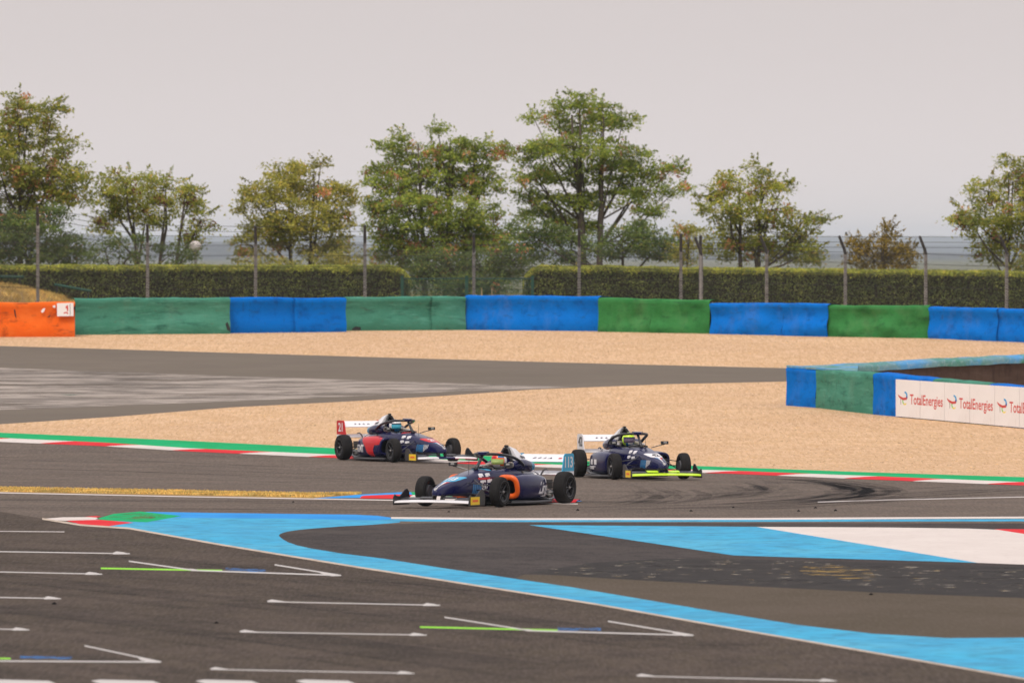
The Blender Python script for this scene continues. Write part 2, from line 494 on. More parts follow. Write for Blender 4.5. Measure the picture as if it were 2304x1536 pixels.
class MB:
    def __init__(s):
        s.V, s.F = [], []

    def add(s, V, Fc):
        n = len(s.V)
        s.V += [Vector(v) for v in V]
        s.F += [tuple(i + n for i in f) for f in Fc]
        return s

    def box(s, a, b):
        (x0, y0, z0), (x1, y1, z1) = a, b
        V = [(x0, y0, z0), (x1, y0, z0), (x1, y1, z0), (x0, y1, z0), (x0, y0, z1), (x1, y0, z1), (x1, y1, z1), (x0, y1, z1)]
        return s.add(V, [(0, 3, 2, 1), (4, 5, 6, 7), (0, 1, 5, 4), (1, 2, 6, 5), (2, 3, 7, 6), (3, 0, 4, 7)])

    def tube(s, pts, rads, n=8, flat=1.0, cap=True, up=Vector((0, 0, 1))):
        pts = [Vector(p) for p in pts]
        if isinstance(rads, (int, float)):
            rads = [rads] * len(pts)
        rings = []
        for i, p in enumerate(pts):
            d = (pts[min(i + 1, len(pts) - 1)] - pts[max(i - 1, 0)]).normalized()
            a = d.cross(up)
            if a.length < 1e-3:
                a = d.cross(Vector((1, 0, 0)))
            a.normalize()
            b = a.cross(d)
            rings.append([p + (a * math.cos(2 * math.pi * k / n) + b * flat * math.sin(2 * math.pi * k / n)) * rads[i] for k in range(n)])
        V = [v for r in rings for v in r]
        Fc = []
        for i in range(len(pts) - 1):
            for k in range(n):
                k2 = (k + 1) % n
                Fc.append((i * n + k, i * n + k2, (i + 1) * n + k2, (i + 1) * n + k))
        if cap:
            Fc.append(tuple(range(n - 1, -1, -1)))
            Fc.append(tuple((len(pts) - 1) * n + k for k in range(n)))
        return s.add(V, Fc)

    def loft(s, rings, cap=True, skip=None):
        n = len(rings[0])
        V = [v for r in rings for v in r]
        Fc = []
        for i in range(len(rings) - 1):
            for k in range(n):
                if skip and skip(i, k):
                    continue
                k2 = (k + 1) % n
                Fc.append((i * n + k, (i + 1) * n + k, (i + 1) * n + k2, i * n + k2))
        if cap:
            Fc.append(tuple(range(n)))
            Fc.append(tuple((len(rings) - 1) * n + k for k in range(n - 1, -1, -1)))
        return s.add(V, Fc)

    def prism(s, poly, d):
        """closed polygon (3D points) pushed along vector d"""
        d = Vector(d)
        n = len(poly)
        V = [Vector(p) for p in poly] + [Vector(p) + d for p in poly]
        Fc = [tuple(range(n - 1, -1, -1)), tuple(range(n, 2 * n))]
        Fc += [(k, (k + 1) % n, n + (k + 1) % n, n + k) for k in range(n)]
        return s.add(V, Fc)

    def lathe(s, prof, c, n=40):
        """profile (y, r) revolved about the local y axis through c"""
        c = Vector(c)
        m = len(prof)
        V = []
        for k in range(n):
            a = 2 * math.pi * k / n
            V += [c + Vector((r * math.cos(a), y, r * math.sin(a))) for y, r in prof]
        Fc = []
        for k in range(n):
            k2 = (k + 1) % n
            for j in range(m - 1):
                Fc.append((k * m + j, k2 * m + j, k2 * m + j + 1, k * m + j + 1))
        return s.add(V, Fc)

    def build(s, name, mat, parent=None, smooth=False, auto=None):
        o = pydata(name, s.V, s.F, mat, parent, smooth)
        if auto is not None:
            o.data.polygons.foreach_set('use_smooth', np.ones(len(o.data.polygons), bool))
            o.data.set_sharp_from_angle(angle=R(auto))
        return o


# ------------------------------------------------------------------ ground sheets
CUTS = [80 + 3.0 * k for k in range(0, 84)]


def densify(poly, step=60):
    out = []
    n = len(poly)
    for i in range(n):
        a, b = poly[i], poly[(i + 1) % n]
        k = max(1, int(math.hypot(b[0] - a[0], (b[1] - a[1]) * 6) / step))
        for j in range(k):
            out.append((a[0] + (b[0] - a[0]) * j / k, a[1] + (b[1] - a[1]) * j / k))
    return out


def sheet(name, poly, mat, lift, parent=None, kind=None, dens=True, world=False):
    lift *= .13
    pts = poly if world else [G(u, v)[:2] for u, v in (densify(poly) if dens else poly)]
    bm = bmesh.new()
    bv = [bm.verts.new((p[0], p[1], 0)) for p in pts]
    for tri in tessellate_polygon([[Vector((p[0], p[1] * .1, 0)) for p in pts]]):
        try:
            bm.faces.new([bv[q] for q in tri])
        except ValueError:
            pass
    ys = [p[1] for p in pts]
    lo, hi = min(ys), max(ys)
    for y in CUTS:
        if lo < y < hi:
            bmesh.ops.bisect_plane(bm, geom=bm.verts[:] + bm.edges[:] + bm.faces[:], plane_co=(0, y, 0), plane_no=(0, 1, 0))
    for v in bm.verts:
        v.co.z = gz(v.co.y) + lift
    bmesh.ops.recalc_face_normals(bm, faces=bm.faces[:])
    me = bpy.data.meshes.new(name)
    bm.to_mesh(me)
    bm.free()
    up = sum(p.normal.z * p.area for p in me.polygons)
    if up < 0:
        me.flip_normals()
    o = link(name, me, mat, parent, True)
    if kind and not parent:
        o['kind'] = kind
    return o


def build_ground():
    xs = np.concatenate([-np.geomspace(9000, 60, 14), np.linspace(-50, 50, 11), np.geomspace(60, 9000, 14)])
    ys = np.concatenate([np.linspace(-150, 60, 6), np.arange(66, 340, 3.0), np.geomspace(345, 26000, 46)])
    V = [(x, y, gz(y) - .03 + (0 if y < 400 else .5 * math.sin(x * .004 + y * .003))) for y in ys for x in xs]
    n = len(xs)
    Q = [(j * n + i, j * n + i + 1, (j + 1) * n + i + 1, (j + 1) * n + i) for j in range(len(ys) - 1) for i in range(n - 1)]
    o = npmesh('ground', np.array(V), np.array(Q), 'field')
    o.data.polygons.foreach_set('use_smooth', np.ones(len(Q), bool))
    tag(o, kind='structure')


build_ground()
UL, UR = -700, 3000
sheet('outer_asphalt', [(-45, 40), (45, 40), (45, 214), (-45, 214)], 'asphalt_brown', -.15, kind='structure', world=True)
sheet('outer_gravel', [(-45, 214.01), (45, 214.01), (45, 300), (-45, 300)], 'gravel', -.15, kind='structure', world=True)

# gravel trap and runoff asphalt behind the corner
KERB_TOP = [(UL, 948), (0, 973), (240, 983), (434, 992), (738, 1007), (1150, 1028), (1400, 1041), (1640, 1050.5), (1953, 1062), (2304, 1073), (UR, 1096)]
GREEN_BOT = [(UL, 958), (0, 985), (240, 996), (434, 1009), (738, 1022), (1150, 1041), (1400, 1052), (1640, 1059), (1953, 1071), (2304, 1085), (UR, 1110)]
KERB_BOT = [(UL, 966), (0, 994), (240, 1004), (434, 1016), (738, 1029.5), (1150, 1048), (1400, 1058.5), (1640, 1065.5), (1953, 1078.5), (2304, 1092), (UR, 1119)]
trap = sheet('gravel_trap', [(UL, 735), (0, 742), (1000, 735), (2304, 742), (UR, 760)] + KERB_TOP[::-1], 'gravel', 0.0, kind='structure')
RUN_TOP = [(UL, 758), (0, 778), (240, 785), (500, 793), (1000, 808), (1400, 819), (1770, 828), (2304, 845), (UR, 860)]
RUN_BOT = [(UL, 1015), (0, 954), (260, 937), (521, 916), (781, 903), (1000, 890), (1200, 876), (1500, 864), (1770, 858), (2304, 850), (UR, 865)]
runoff = sheet('runoff_road', RUN_TOP + RUN_BOT[::-1], 'asphalt_runoff', .012, kind='structure')
worn = sheet('worn_paint_patch', [(UL, 812), (0, 827), (430, 843), (870, 857), (1100, 865), (1300, 871), (1000, 881), (780, 892), (430, 906), (0, 922), (UL, 950)], 'worn_white_old', .018, parent=runoff)
sheet('worn_green_patch', [(-300, 878), (0, 879), (130, 881), (220, 886), (100, 892), (0, 892), (-300, 900)], 'worn_green_old', .024, parent=runoff)

# the race track and the pit-side straight
track = sheet('race_track', KERB_BOT[:] + [(UR, 1190), (2304, 1180), (900, 1180), (400, 1200), (100, 1180), (UL, 1205)], 'asphalt_track', .008, kind='structure')
straight = sheet('main_straight', [(UL, 1120), (0, 1150), (100, 1167), (180, 1180), (290, 1187), (500, 1224), (800, 1273), (1000, 1304), (1340, 1357), (1679, 1417), (1962, 1466), (2304, 1526), (UR, 1660), (UR, 2600), (UL, 2600)], 'asphalt_straight', .013, kind='structure')
island = sheet('runoff_island', [(628, 1206), (627.5, 1203.5), (631, 1200.5), (640, 1197.2), (654, 1194.2), (674, 1191.4), (700, 1189), (760, 1184.4), (840, 1180), (1000, 1175), (2304, 1177), (UR, 1184), (UR, 1560), (2304, 1440), (1962, 1427), (1792, 1407), (1566, 1370), (1283, 1322), (1000, 1280), (860, 1258), (770, 1246), (700, 1234.5), (670, 1228), (648, 1220.5), (635, 1213)], 'asphalt_fresh', .018, kind='structure')
sheet('brown_asphalt', [(1180, 1292), (1350, 1296), (1640, 1312), (2000, 1330), (2304, 1342), (UR, 1375), (UR, 1560), (2304, 1438), (2132, 1436), (1962, 1426), (1792, 1406), (1566, 1369), (1283, 1321), (1160, 1300)], 'asphalt_brown', .022, parent=island)
sheet('worn_asphalt_band', [(1185, 1289), (1330, 1266), (1500, 1256), (1700, 1259), (2000, 1266), (2304, 1275), (UR, 1295), (UR, 1380), (2304, 1345), (2000, 1334), (1640, 1316), (1350, 1300)], 'patch_dark', .026, parent=island)
sheet('worn_specks', [(1185, 1289), (1330, 1264), (1500, 1254), (1700, 1259), (2304, 1280), (UR, 1300), (UR, 1370), (2304, 1335), (2000, 1326), (1640, 1310), (1350, 1296)], 'patch_specks', .030, parent=island)
sheet('straw_patch', [(1790, 1278), (1850, 1268), (1960, 1282), (1970, 1300), (1900, 1302), (1810, 1292)], 'patch_straw', .034, parent=island)

# painted surfaces
BLUE_IN = [(2304, 1434), (2132, 1435), (1962, 1425), (1792, 1405), (1566, 1368), (1283, 1320), (1000, 1278), (860, 1256), (770, 1245), (700, 1233.5), (670, 1227), (648, 1219.5), (635, 1212), (628, 1206), (627.5, 1203.5), (631, 1200.5), (640, 1197.2), (654, 1194.2), (674, 1191.4), (700, 1189), (760, 1184.4), (840, 1180), (900, 1175)]
BLUE_OUT = [(900, 1167), (840, 1160), (800, 1158), (560, 1155), (400, 1152), (330, 1151), (215, 1168), (155, 1172), (180, 1180), (290, 1187), (500, 1224), (800, 1273), (1000, 1304), (1340, 1357), (1679, 1417), (1962, 1465), (2304, 1524)]
sheet('blue_paint', BLUE_OUT + [(UR, 1655), (UR, 1450)] + BLUE_IN, 'paint_blue', .026, parent=straight)
sheet('deep_blue_paint', [(330, 1151.5), (560, 1154.5), (800, 1157.5), (850, 1160), (900, 1167), (840, 1170), (620, 1166), (400, 1165)], 'paint_blue_deep', .030, parent=straight)
sheet('green_paint', [(215, 1168), (255, 1156), (315, 1150.5), (408, 1160.5), (330, 1174.5), (245, 1171)], 'paint_green', .034, parent=straight)
sheet('worn_scrape', [(240, 1166), (260, 1158), (310, 1154), (385, 1161), (330, 1168)], 'paint_worn_tip', .038, parent=straight)
sheet('red_paint', [(148, 1171), (225, 1169), (300, 1175.5), (243, 1183.5), (190, 1181.5)], 'paint_red', .034, parent=straight)
sheet('white_tip_paint', [(95, 1167), (140, 1163.5), (215, 1163), (225, 1169), (150, 1171.5), (120, 1170)], 'paint_white', .034, parent=straight)
sheet('red_paint', [(190, 1162.2), (215, 1160.5), (228, 1162), (215, 1164)], 'paint_red', .038, parent=straight)


def line(name, pts, wpx, mat, lift, parent):
    """painted line as a thin sheet; wpx = width in rows of the photograph"""
    a = [(u, v - wpx / 2) for u, v in pts]
    b = [(u, v + wpx / 2) for u, v in pts][::-1]
    return sheet(name, a + b, mat, lift, parent=parent)


line('edge_line', [(95, 1167), (180, 1181), (290, 1188.5), (500, 1226), (800, 1275), (1000, 1306), (1340, 1359), (1679, 1419), (1962, 1467.5), (2304, 1527), (UR, 1660)], 3.8, 'paint_cream', .042, straight)
line('edge_line', [(880, 1165), (1150, 1167.5), (1700, 1167), (2304, 1164), (UR, 1161)], 4.2, 'paint_white', .034, track)
line('edge_line_blue', [(880, 1170), (1150, 1171.6), (1700, 1171.2), (2304, 1170), (UR, 1168)], 5.0, 'paint_blue', .030, track)
line('edge_line', [(1840, 1129), (2000, 1124), (2304, 1117.5), (UR, 1104)], 1.8, 'paint_white_worn', .014, track)
sheet('blue_triangle', [(1190, 1181), (1702, 1185), (2200, 1266), (1651, 1249.5), (1400, 1212)], 'paint_blue', .038, parent=island)
sheet('white_triangle', [(1702, 1185), (2000, 1186.5), (2180, 1189), (2304, 1194), (UR, 1215), (UR, 1292), (2304, 1270), (2200, 1266)], 'paint_white', .038, parent=island)
sheet('red_corner_paint', [(2235, 1190), (2304, 1190.5), (UR, 1193), (UR, 1228), (2304, 1201)], 'paint_red', .042, parent=island)


# starting-grid marks on the straight
def grid_bar(u0, v0, u1, v1, left=True, right=True, mat='paint_white_grid'):
    t = 2.0
    line('grid_line', [(u0, v0), (u1, v1)], t, mat, .020, straight)
    L = 38
    if left:
        sheet('grid_line_end', [(u0 - 2, v0 - 1.5), (u0 + 10, v0 - 5), (u0 + L, v0 - .5), (u0 + L - 3, v0 + 1.8), (u0 + 12, v0 + 1)], mat, .026, parent=straight)
    if right:
        sheet('grid_line_end', [(u1 - L, v1 - 1.5), (u1 - L + 8, v1 - 5), (u1 - 14, v1 - 3), (u1 + 2, v1 + 1), (u1 - 10, v1 + 1.6), (u1 - L, v1 + 1.6)], mat, .026, parent=straight)


grid_bar(-220, 1237, 292, 1245, True)
grid_bar(-330, 1279, 230, 1291, True)
grid_bar(-400, 1336, 137, 1346, True)
grid_bar(-460, 1404, 66, 1416, True)
grid_bar(602, 1353, 990, 1361)
grid_bar(540, 1421, 960, 1428)
grid_bar(474, 1505, 932, 1514)
grid_bar(1433, 1520, 1882, 1531)
line('grid_line', [(-200, 1193), (145, 1196)], 1.6, 'paint_white_worn', .020, straight)
for (fu0, fv0, fu1, fv1, ls, rs) in (
        (430, 1282.5, 767, 1294, (290, 1262), (618, 1270)),
        (1185, 1418, 1560, 1428.5, (1000, 1388), (1368, 1397)),
        (-60, 1486, 362, 1488.5, (-230, 1448), (190, 1452))):
    line('grid_box_line', [(fu0, fv0), (fu1, fv1)], 2.8, 'paint_white_grid', .020, straight)
    line('grid_box_line', [ls, (fu0 + 10, fv0 + .5)], 2.8, 'paint_white_grid', .024, straight)
    line('grid_box_line', [rs, (fu1, fv1)], 2.8, 'paint_white_grid', .024, straight)
    sheet('grid_line_end', [(fu1 - 52, fv1 - 9), (fu1 - 30, fv1 - 6), (fu1 + 3, fv1 + 1), (fu1 - 20, fv1 + 2), (fu1 - 45, fv1 - 4)], 'paint_white_grid', .028, parent=straight)
    sheet('grid_line_end', [(fu0 - 16, fv0 - 3.5), (fu0 + 5, fv0 - 3), (fu0 + 24, fv0 + 1), (fu0 + 2, fv0 + 1.5)], 'paint_white_grid', .028, parent=straight)
for a, b in (((227, 1278), (500, 1283)), ((945, 1410), (1255, 1417)), ((-260, 1476), (24, 1481))):
    line('lime_line', [a, b], 3.4, 'paint_lime', .018, straight)
for a, b in (((508, 1280), (598, 1284)), ((1255, 1414.5), (1352, 1415.5)), ((45, 1477), (162, 1480))):
    line('blue_scribble', [a, b], 6.5, 'paint_scribble', .022, straight)
for a, b in ((-20, 118), (205, 352), (440, 575), (665, 792)):
    sheet('chequer_dash', [(a, 1531), (a + 20, 1528), (b - 8, 1531), (b + 10, 1538), (b - 30, 1541), (a + 30, 1541)], 'paint_white_grid', .020, parent=straight)
line('grid_line', [(-300, 1540), (900, 1549)], 6, 'paint_white_grid', .024, straight)


# ------------------------------------------------------------------ kerbs
def interp_line(L, u):
    us = [p[0] for p in L]
    return float(np.interp(u, us, [p[1] for p in L]))


def build_kerb():
    strip = sheet('green_kerb_strip', KERB_TOP + GREEN_BOT[::-1], 'paint_green', .016, parent=trap)
    k = empty('outer_kerb', G(1100, 1045))
    tag(k, kind='structure')
    edges = [-560, -420, -290, -155, -10, 132, 280, 428, 580, 735, 890, 1048, 1208, 1372, 1540, 1628, 1790, 1940, 2095, 2262, 2430, 2600, 2780]
    red = False
    for i in range(len(edges) - 1):
        u0, u1 = edges[i], edges[i + 1]
        red = (i % 2 == 1)
        if i >= 14:
            red = (i % 2 == 1)
        n = 7
        sl = 42         # slanted joint: the front edge runs ahead of the back edge
        V = []
        for j in range(n + 1):
            ub = u0 + (u1 - u0) * j / n
            back = G(ub + sl, interp_line(GREEN_BOT, ub + sl) + .3)
            front = G(ub - sl, interp_line(KERB_BOT, ub - sl) - .2)
            d = front - back
            for f_, h_ in ((0, .004), (.08, .016), (.45, .018), (.9, .008), (1, .002)):
                p = back + d * f_
                V.append(Vector((p.x, p.y, gz(p.y) + .002 + h_)) - k.location)
        Fc = [(a * 5 + c, a * 5 + c + 1, (a + 1) * 5 + c + 1, (a + 1) * 5 + c) for a in range(n) for c in range(4)]
        o = pydata('kerb_block', V, Fc, 'paint_red' if red else 'paint_white', k, True)
        o.data.flip_normals() if o.data.polygons[0].normal.z < 0 else None
    # inner kerb on the tip of the grass strip
    k2 = empty('inner_kerb', G(1000, 1118))
    tag(k2, kind='structure')
    sheet('blue_back', [(705, 1121), (800, 1113), (900, 1107), (1000, 1106), (1150, 1110), (1260, 1119), (1310, 1127), (1200, 1126.5), (1000, 1122.5), (900, 1118.5), (815, 1119.5)], 'paint_blue_deep', .024, parent=track)
    sheet('green_back', [(925, 1106.8), (1000, 1106), (1150, 1110), (1190, 1113), (1180, 1126), (1000, 1122.5), (930, 1119.2)], 'paint_green', .034, parent=track)
    TP = [(815, 1120), (900, 1116.2), (1000, 1121.5), (1200, 1126), (1400, 1130)]
    BT = [(815, 1121.5), (900, 1122.5), (1000, 1126.5), (1200, 1130), (1400, 1133)]
    for (a, b, mt) in ((815, 925, 'paint_red'), (925, 1065, 'paint_white'), (1065, 1120, 'paint_red'), (1120, 1212, 'paint_white'), (1212, 1300, 'paint_red')):
        V = []
        for j in range(6):
            u = a + (b - a) * j / 5
            bk, fr = G(u + 6, interp_line(TP, u + 6)), G(u - 6, interp_line(BT, u - 6))
            for f_, h_ in ((0, .02), (.1, .045), (.6, .04), (1, .008)):
                p = bk + (fr - bk) * f_
                V.append(Vector((p.x, p.y, gz(p.y) + .002 + h_)) - k2.location)
        Fc = [(q * 4 + c, q * 4 + c + 1, (q + 1) * 4 + c + 1, (q + 1) * 4 + c) for q in range(5) for c in range(3)]
        o = pydata('kerb_block', V, Fc, mt, k2, True)
        o.data.flip_normals() if o.data.polygons[0].normal.z < 0 else None
    line('edge_line', [(UL, 1092), (0, 1108), (430, 1117), (715, 1122), (900, 1125), (1000, 1128), (1200, 1131.5), (1300, 1133)], 2.0, 'paint_white', .016, track)
    line('edge_line', [(UL, 1089), (0, 1096), (200, 1098.5)], 1.6, 'paint_white_worn', .014, track)
    g = sheet('grass_strip', [(UL, 1080), (0, 1097), (430, 1105), (700, 1110.5), (815, 1110), (800, 1113), (705, 1121), (430, 1115.5), (0, 1107), (UL, 1090)], 'dry_ground', .020, kind='structure')
    return g


build_kerb()


# ------------------------------------------------------------------ tyre marks
def build_marks():
    base_curves = [
        [(1330, 1143), (1500, 1141), (1700, 1135), (1850, 1124), (1935, 1110), (1930, 1096), (1850, 1083), (1700, 1074)],
        [(1400, 1147), (1650, 1143), (1850, 1133), (2000, 1122), (2150, 1112), (2304, 1104), (2600, 1092)],
        [(1560, 1120), (1640, 1116), (1700, 1108), (1720, 1098), (1690, 1088)],
        [(1350, 1138), (1430, 1132), (1480, 1122), (1490, 1112), (1460, 1102)],
        [(1780, 1128), (1900, 1117), (1945, 1106), (1890, 1094), (1800, 1084), (1740, 1078)],
    ]
    V, Fc = [], []
    for bc in base_curves:
        for rep in range(16):
            du, dv = random.gauss(0, 48), random.gauss(0, 5)
            pts = [(u + du, min(1155, max(1072 + (u - 1640) * .03, v + dv))) for u, v in bc]
            W = [G(u, v) for u, v in pts]
            # Catmull-Rom in plan
            C = []
            for i in range(len(W) - 1):
                p0, p1, p2, p3 = W[max(i - 1, 0)], W[i], W[i + 1], W[min(i + 2, len(W) - 1)]
                for q in range(8):
                    t = q / 8
                    C.append(.5 * (2 * p1 + (p2 - p0) * t + (2 * p0 - 5 * p1 + 4 * p2 - p3) * t * t + (3 * p1 - p0 - 3 * p2 + p3) * t ** 3))
            C.append(W[-1])
            wd = random.uniform(.05, .2)
            n0 = len(V)
            for i, c in enumerate(C):
                d = (C[min(i + 1, len(C) - 1)] - C[max(i - 1, 0)])
                d.z = 0
                d.normalize()
                nrm = Vector((-d.y, d.x, 0)) * wd * (.3 + .7 * math.sin(math.pi * (i + .5) / len(C)))
                for s in (-1, 1):
                    p = c + nrm * s
                    V.append((p.x, p.y, gz(p.y) + .0014 + .00004 * rep))
            Fc += [(n0 + 2 * i, n0 + 2 * i + 1, n0 + 2 * i + 3, n0 + 2 * i + 2) for i in range(len(C) - 1)]
    o = pydata('tyre_marks', V, Fc, 'tyre_mark')
    o.parent = track
    o['kind'] = 'stuff'
    V, Fc = [], []
    for rep in range(22):                      # long faint rubber lines on both roads
        if rep < 12:
            v0 = random.uniform(1010, 1085)
            pts = [(-300, v0 - 8), (300, v0 + 8 + random.gauss(0, 3)), (760, v0 + 26), (1100, v0 + 40 + random.gauss(0, 3))]
        else:
            v0 = random.uniform(1122, 1148)
            pts = [(-300, v0 - 4), (300, v0), (800, v0 + 4 + random.gauss(0, 2)), (1500, v0 + 3)]
        pts = [(u, max(v, interp_line(KERB_BOT, u) + 4)) for u, v in pts]
        W = [G(u, v) for u, v in densify(pts + pts[::-1][1:-1], 60)[: 40]]
        n0 = len(V)
        wd = random.uniform(.1, .35)
        for c in W:
            for s in (-1, 1):
                V.append((c.x, c.y + wd * s, gz(c.y + wd * s) + .0013 + .00003 * rep))
        Fc += [(n0 + 2 * i, n0 + 2 * i + 1, n0 + 2 * i + 3, n0 + 2 * i + 2) for i in range(len(W) - 1) if W[i + 1].x > W[i].x]
    o = pydata('tyre_marks', V, Fc, 'tyre_mark_soft')
    o.parent = track
    o['kind'] = 'stuff'


build_marks()


def straight_streaks():
    V, Fc = [], []
    for rep in range(26):
        u0, v0 = random.uniform(-500, 900), random.uniform(1215, 1500)
        if v0 < interp_line(EDGE, u0) + 14:
            v0 = interp_line(EDGE, u0) + random.uniform(14, 200)
        ln = random.uniform(500, 1500)
        sl_ = .07 + (v0 - 1200) * .00022
        wd = random.uniform(.08, .4)
        n0 = len(V)
        W = [G(u0 + ln * q / 24, v0 + ln * q / 24 * sl_ + (ln * q / 24) ** 2 * 1.5e-5) for q in range(25)]
        for i, c in enumerate(W):
            d = W[min(i + 1, 24)] - W[max(i - 1, 0)]
            d.z = 0
            d.normalize()
            nrm = Vector((-d.y, d.x, 0)) * wd
            for s_ in (-1, 1):
                p = c + nrm * s_
                V.append((p.x, p.y, gz(p.y) + .0019 + .00002 * rep))
        Fc += [(n0 + 2 * i, n0 + 2 * i + 1, n0 + 2 * i + 3, n0 + 2 * i + 2) for i in range(24)]
    o = pydata('tyre_marks', V, Fc, 'tyre_mark_soft')
    o.parent = straight
    o['kind'] = 'stuff'


EDGE = [(-700, 1120), (0, 1155), (100, 1172), (290, 1192), (500, 1230), (800, 1279), (1000, 1310), (1340, 1364), (1679, 1424), (1962, 1473), (2304, 1533)]
straight_streaks()


# ------------------------------------------------------------------ loose stones, grass, rubber crumbs
def stones():
    N = 52000
    us = rng.uniform(-500, 2800, N)
    vs_ = rng.uniform(744, 1092, N)
    pts = []
    for u, v in zip(us, vs_):
        if interp_line(RUN_TOP, u) - 2 < v < interp_line(RUN_BOT, u) + 2:
            continue
        if v > interp_line(KERB_TOP, u) - 3:
            continue
        pts.append(G(u, v))
    C = np.array([tuple(p) for p in pts])
    n = len(C)
    s = rng.uniform(.012, .034, n) * (1 + .5 * (rng.random(n) > .95))
    base = np.array([(1, 0, 0), (-.5, .87, 0), (-.5, -.87, 0), (.1, .1, .55), (.4, .5, .3)])
    ang = rng.uniform(0, 2 * np.pi, n)
    ca, sa = np.cos(ang), np.sin(ang)
    V = np.zeros((n, 5, 3))
    for k, (x, y, z) in enumerate(base):
        jx, jy = x * rng.uniform(.7, 1.4, n), y * rng.uniform(.7, 1.4, n)
        V[:, k, 0] = C[:, 0] + (jx * ca - jy * sa) * s
        V[:, k, 1] = C[:, 1] + (jx * sa + jy * ca) * s
        V[:, k, 2] = C[:, 2] + z * s - .004
    b = (np.arange(n) * 5)[:, None, None]
    T = (b + np.array([(0, 4, 3), (4, 1, 3), (1, 2, 3), (2, 0, 3), (0, 1, 4)])[None]).reshape(-1, 3)
    o = npmesh('gravel', V.reshape(-1, 3), T, 'gravel_stone')
    tag(o, 'loose tan stones scattered over the gravel trap', 'gravel', kind='stuff')


def blades(name, pts, hmin, hmax, mat, wd=.012, lean=.5):
    C = np.array([tuple(p) for p in pts])
    n = len(C)
    h = rng.uniform(hmin, hmax, n)
    a = rng.uniform(0, 2 * np.pi, n)
    dx, dy = np.cos(a), np.sin(a)
    l = rng.normal(0, lean, (n, 2)) * h[:, None]
    V = np.zeros((n, 3, 3))
    V[:, 0] = C - np.stack([dx * wd, dy * wd, np.full(n, .01)], 1)
    V[:, 1] = C + np.stack([dx * wd, dy * wd, np.full(n, -.01)], 1)
    V[:, 2] = C + np.stack([l[:, 0], l[:, 1], h], 1)
    T = np.arange(n * 3).reshape(-1, 3)
    return npmesh(name, V.reshape(-1, 3), T, mat)


stones()
GT = [(UL, 1080), (0, 1097), (430, 1105), (700, 1110.5), (815, 1110.2)]
GB = [(UL, 1090), (0, 1106), (430, 1114), (705, 1119.5), (815, 1112)]
pp = []
while len(pp) < 15000:
    u = random.uniform(-350, 812)
    a, b = interp_line(GT, u), interp_line(GB, u)
    if b - a > .3:
        pp.append(G(u, random.uniform(a, b), .02))
tag(blades('dry_grass', pp, .01, .036, 'dry_grass', .015), 'dry yellow grass on the strip beside the track', 'grass', kind='stuff')
crumb = []
for u, v in ((122, 1359), (487, 1402), (1797, 1150), (1835, 1143), (1650, 1142), (1555, 1150), (1880, 1149), (1300, 1148), (660, 1130), (1010, 1152), (1960, 1338)):
    crumb.append((G(u, v, .006), random.uniform(.014, .026)))
m = MB()
for c, r in crumb:
    m.tube([c + Vector((-r * 1.3, 0, 0)), c + Vector((0, .01, .012)), c + Vector((r * 1.3, .01, 0))], [r * .4, r * .8, r * .3], 6)
tag(m.build('rubber_crumbs', 'tyre_stack'), 'small black rubber crumbs scattered on the asphalt', 'rubber', kind='stuff')


# ------------------------------------------------------------------ barriers
def belt_panel(name, A, B, h0, h1, depth, mat, parent, seed, amp=.05, sag=.03, top=True, over=.0, wave=.045):
    """one conveyor-belt cover: hangs down the front of the tyres and folds over the top"""
    A, B = Vector(A), Vector(B)
    d = B - A
    L = d.length
    d2 = Vector((d.x, d.y, 0)).normalized()
    nrm = Vector((d2.y, -d2.x, 0))
    if nrm.y > 0:
        nrm = -nrm
    nu = max(4, int(L / .12))
    nv = 10
    rows = []
    o = parent.location
    for i in range(nu + 1):
        t = i / nu
        base = A.lerp(B, t)
        h = h0 + (h1 - h0) * t
        base.z = gz(base.y) - .04
        col = []
        wob = sag * mnoise.noise(Vector((t * L * .9, seed, 3)))
        for j in range(nv + 1):
            s = j / nv
            z = s * (h + wob + .04)
            b = mnoise.noise(Vector((t * L * 1.3 + seed * 7, s * 1.6, seed))) + .5 * mnoise.noise(Vector((t * L * 3.1 + seed * 3, s * 3.4, seed + 9)))
            bulge = amp * b * math.sin(math.pi * min(1, .12 + s * .88)) + wave * math.sin(s * math.pi * 2.2 + .3)
            col.append(base + nrm * bulge + Vector((0, 0, z)))
        if top:
            ztop = col[-1].z
            for q, (back, up) in enumerate(((.06, .035), (.2, .05), (depth * .55, .04 + .03 * mnoise.noise(Vector((t * L * 2, seed + 4, 1)))), (depth, .01))):
                col.append(Vector((base.x, base.y, ztop)) - nrm * back + Vector((0, 0, up + .012 * mnoise.noise(Vector((t * L * 3, q + seed, 2))))))
            if over:
                e = col[-1]
                col.append(e - nrm * .04 - Vector((0, 0, over * .5)))
                col.append(e - nrm * .04 - Vector((0, 0, over)))
        rows.append(col)
    m_ = len(rows[0])
    V = [v - o for r in rows for v in r]
    Fc = [(i * m_ + j, (i + 1) * m_ + j, (i + 1) * m_ + j + 1, i * m_ + j + 1) for i in range(nu) for j in range(m_ - 1)]
    ob = pydata(name, V, Fc, mat, parent, True)
    return ob, nrm


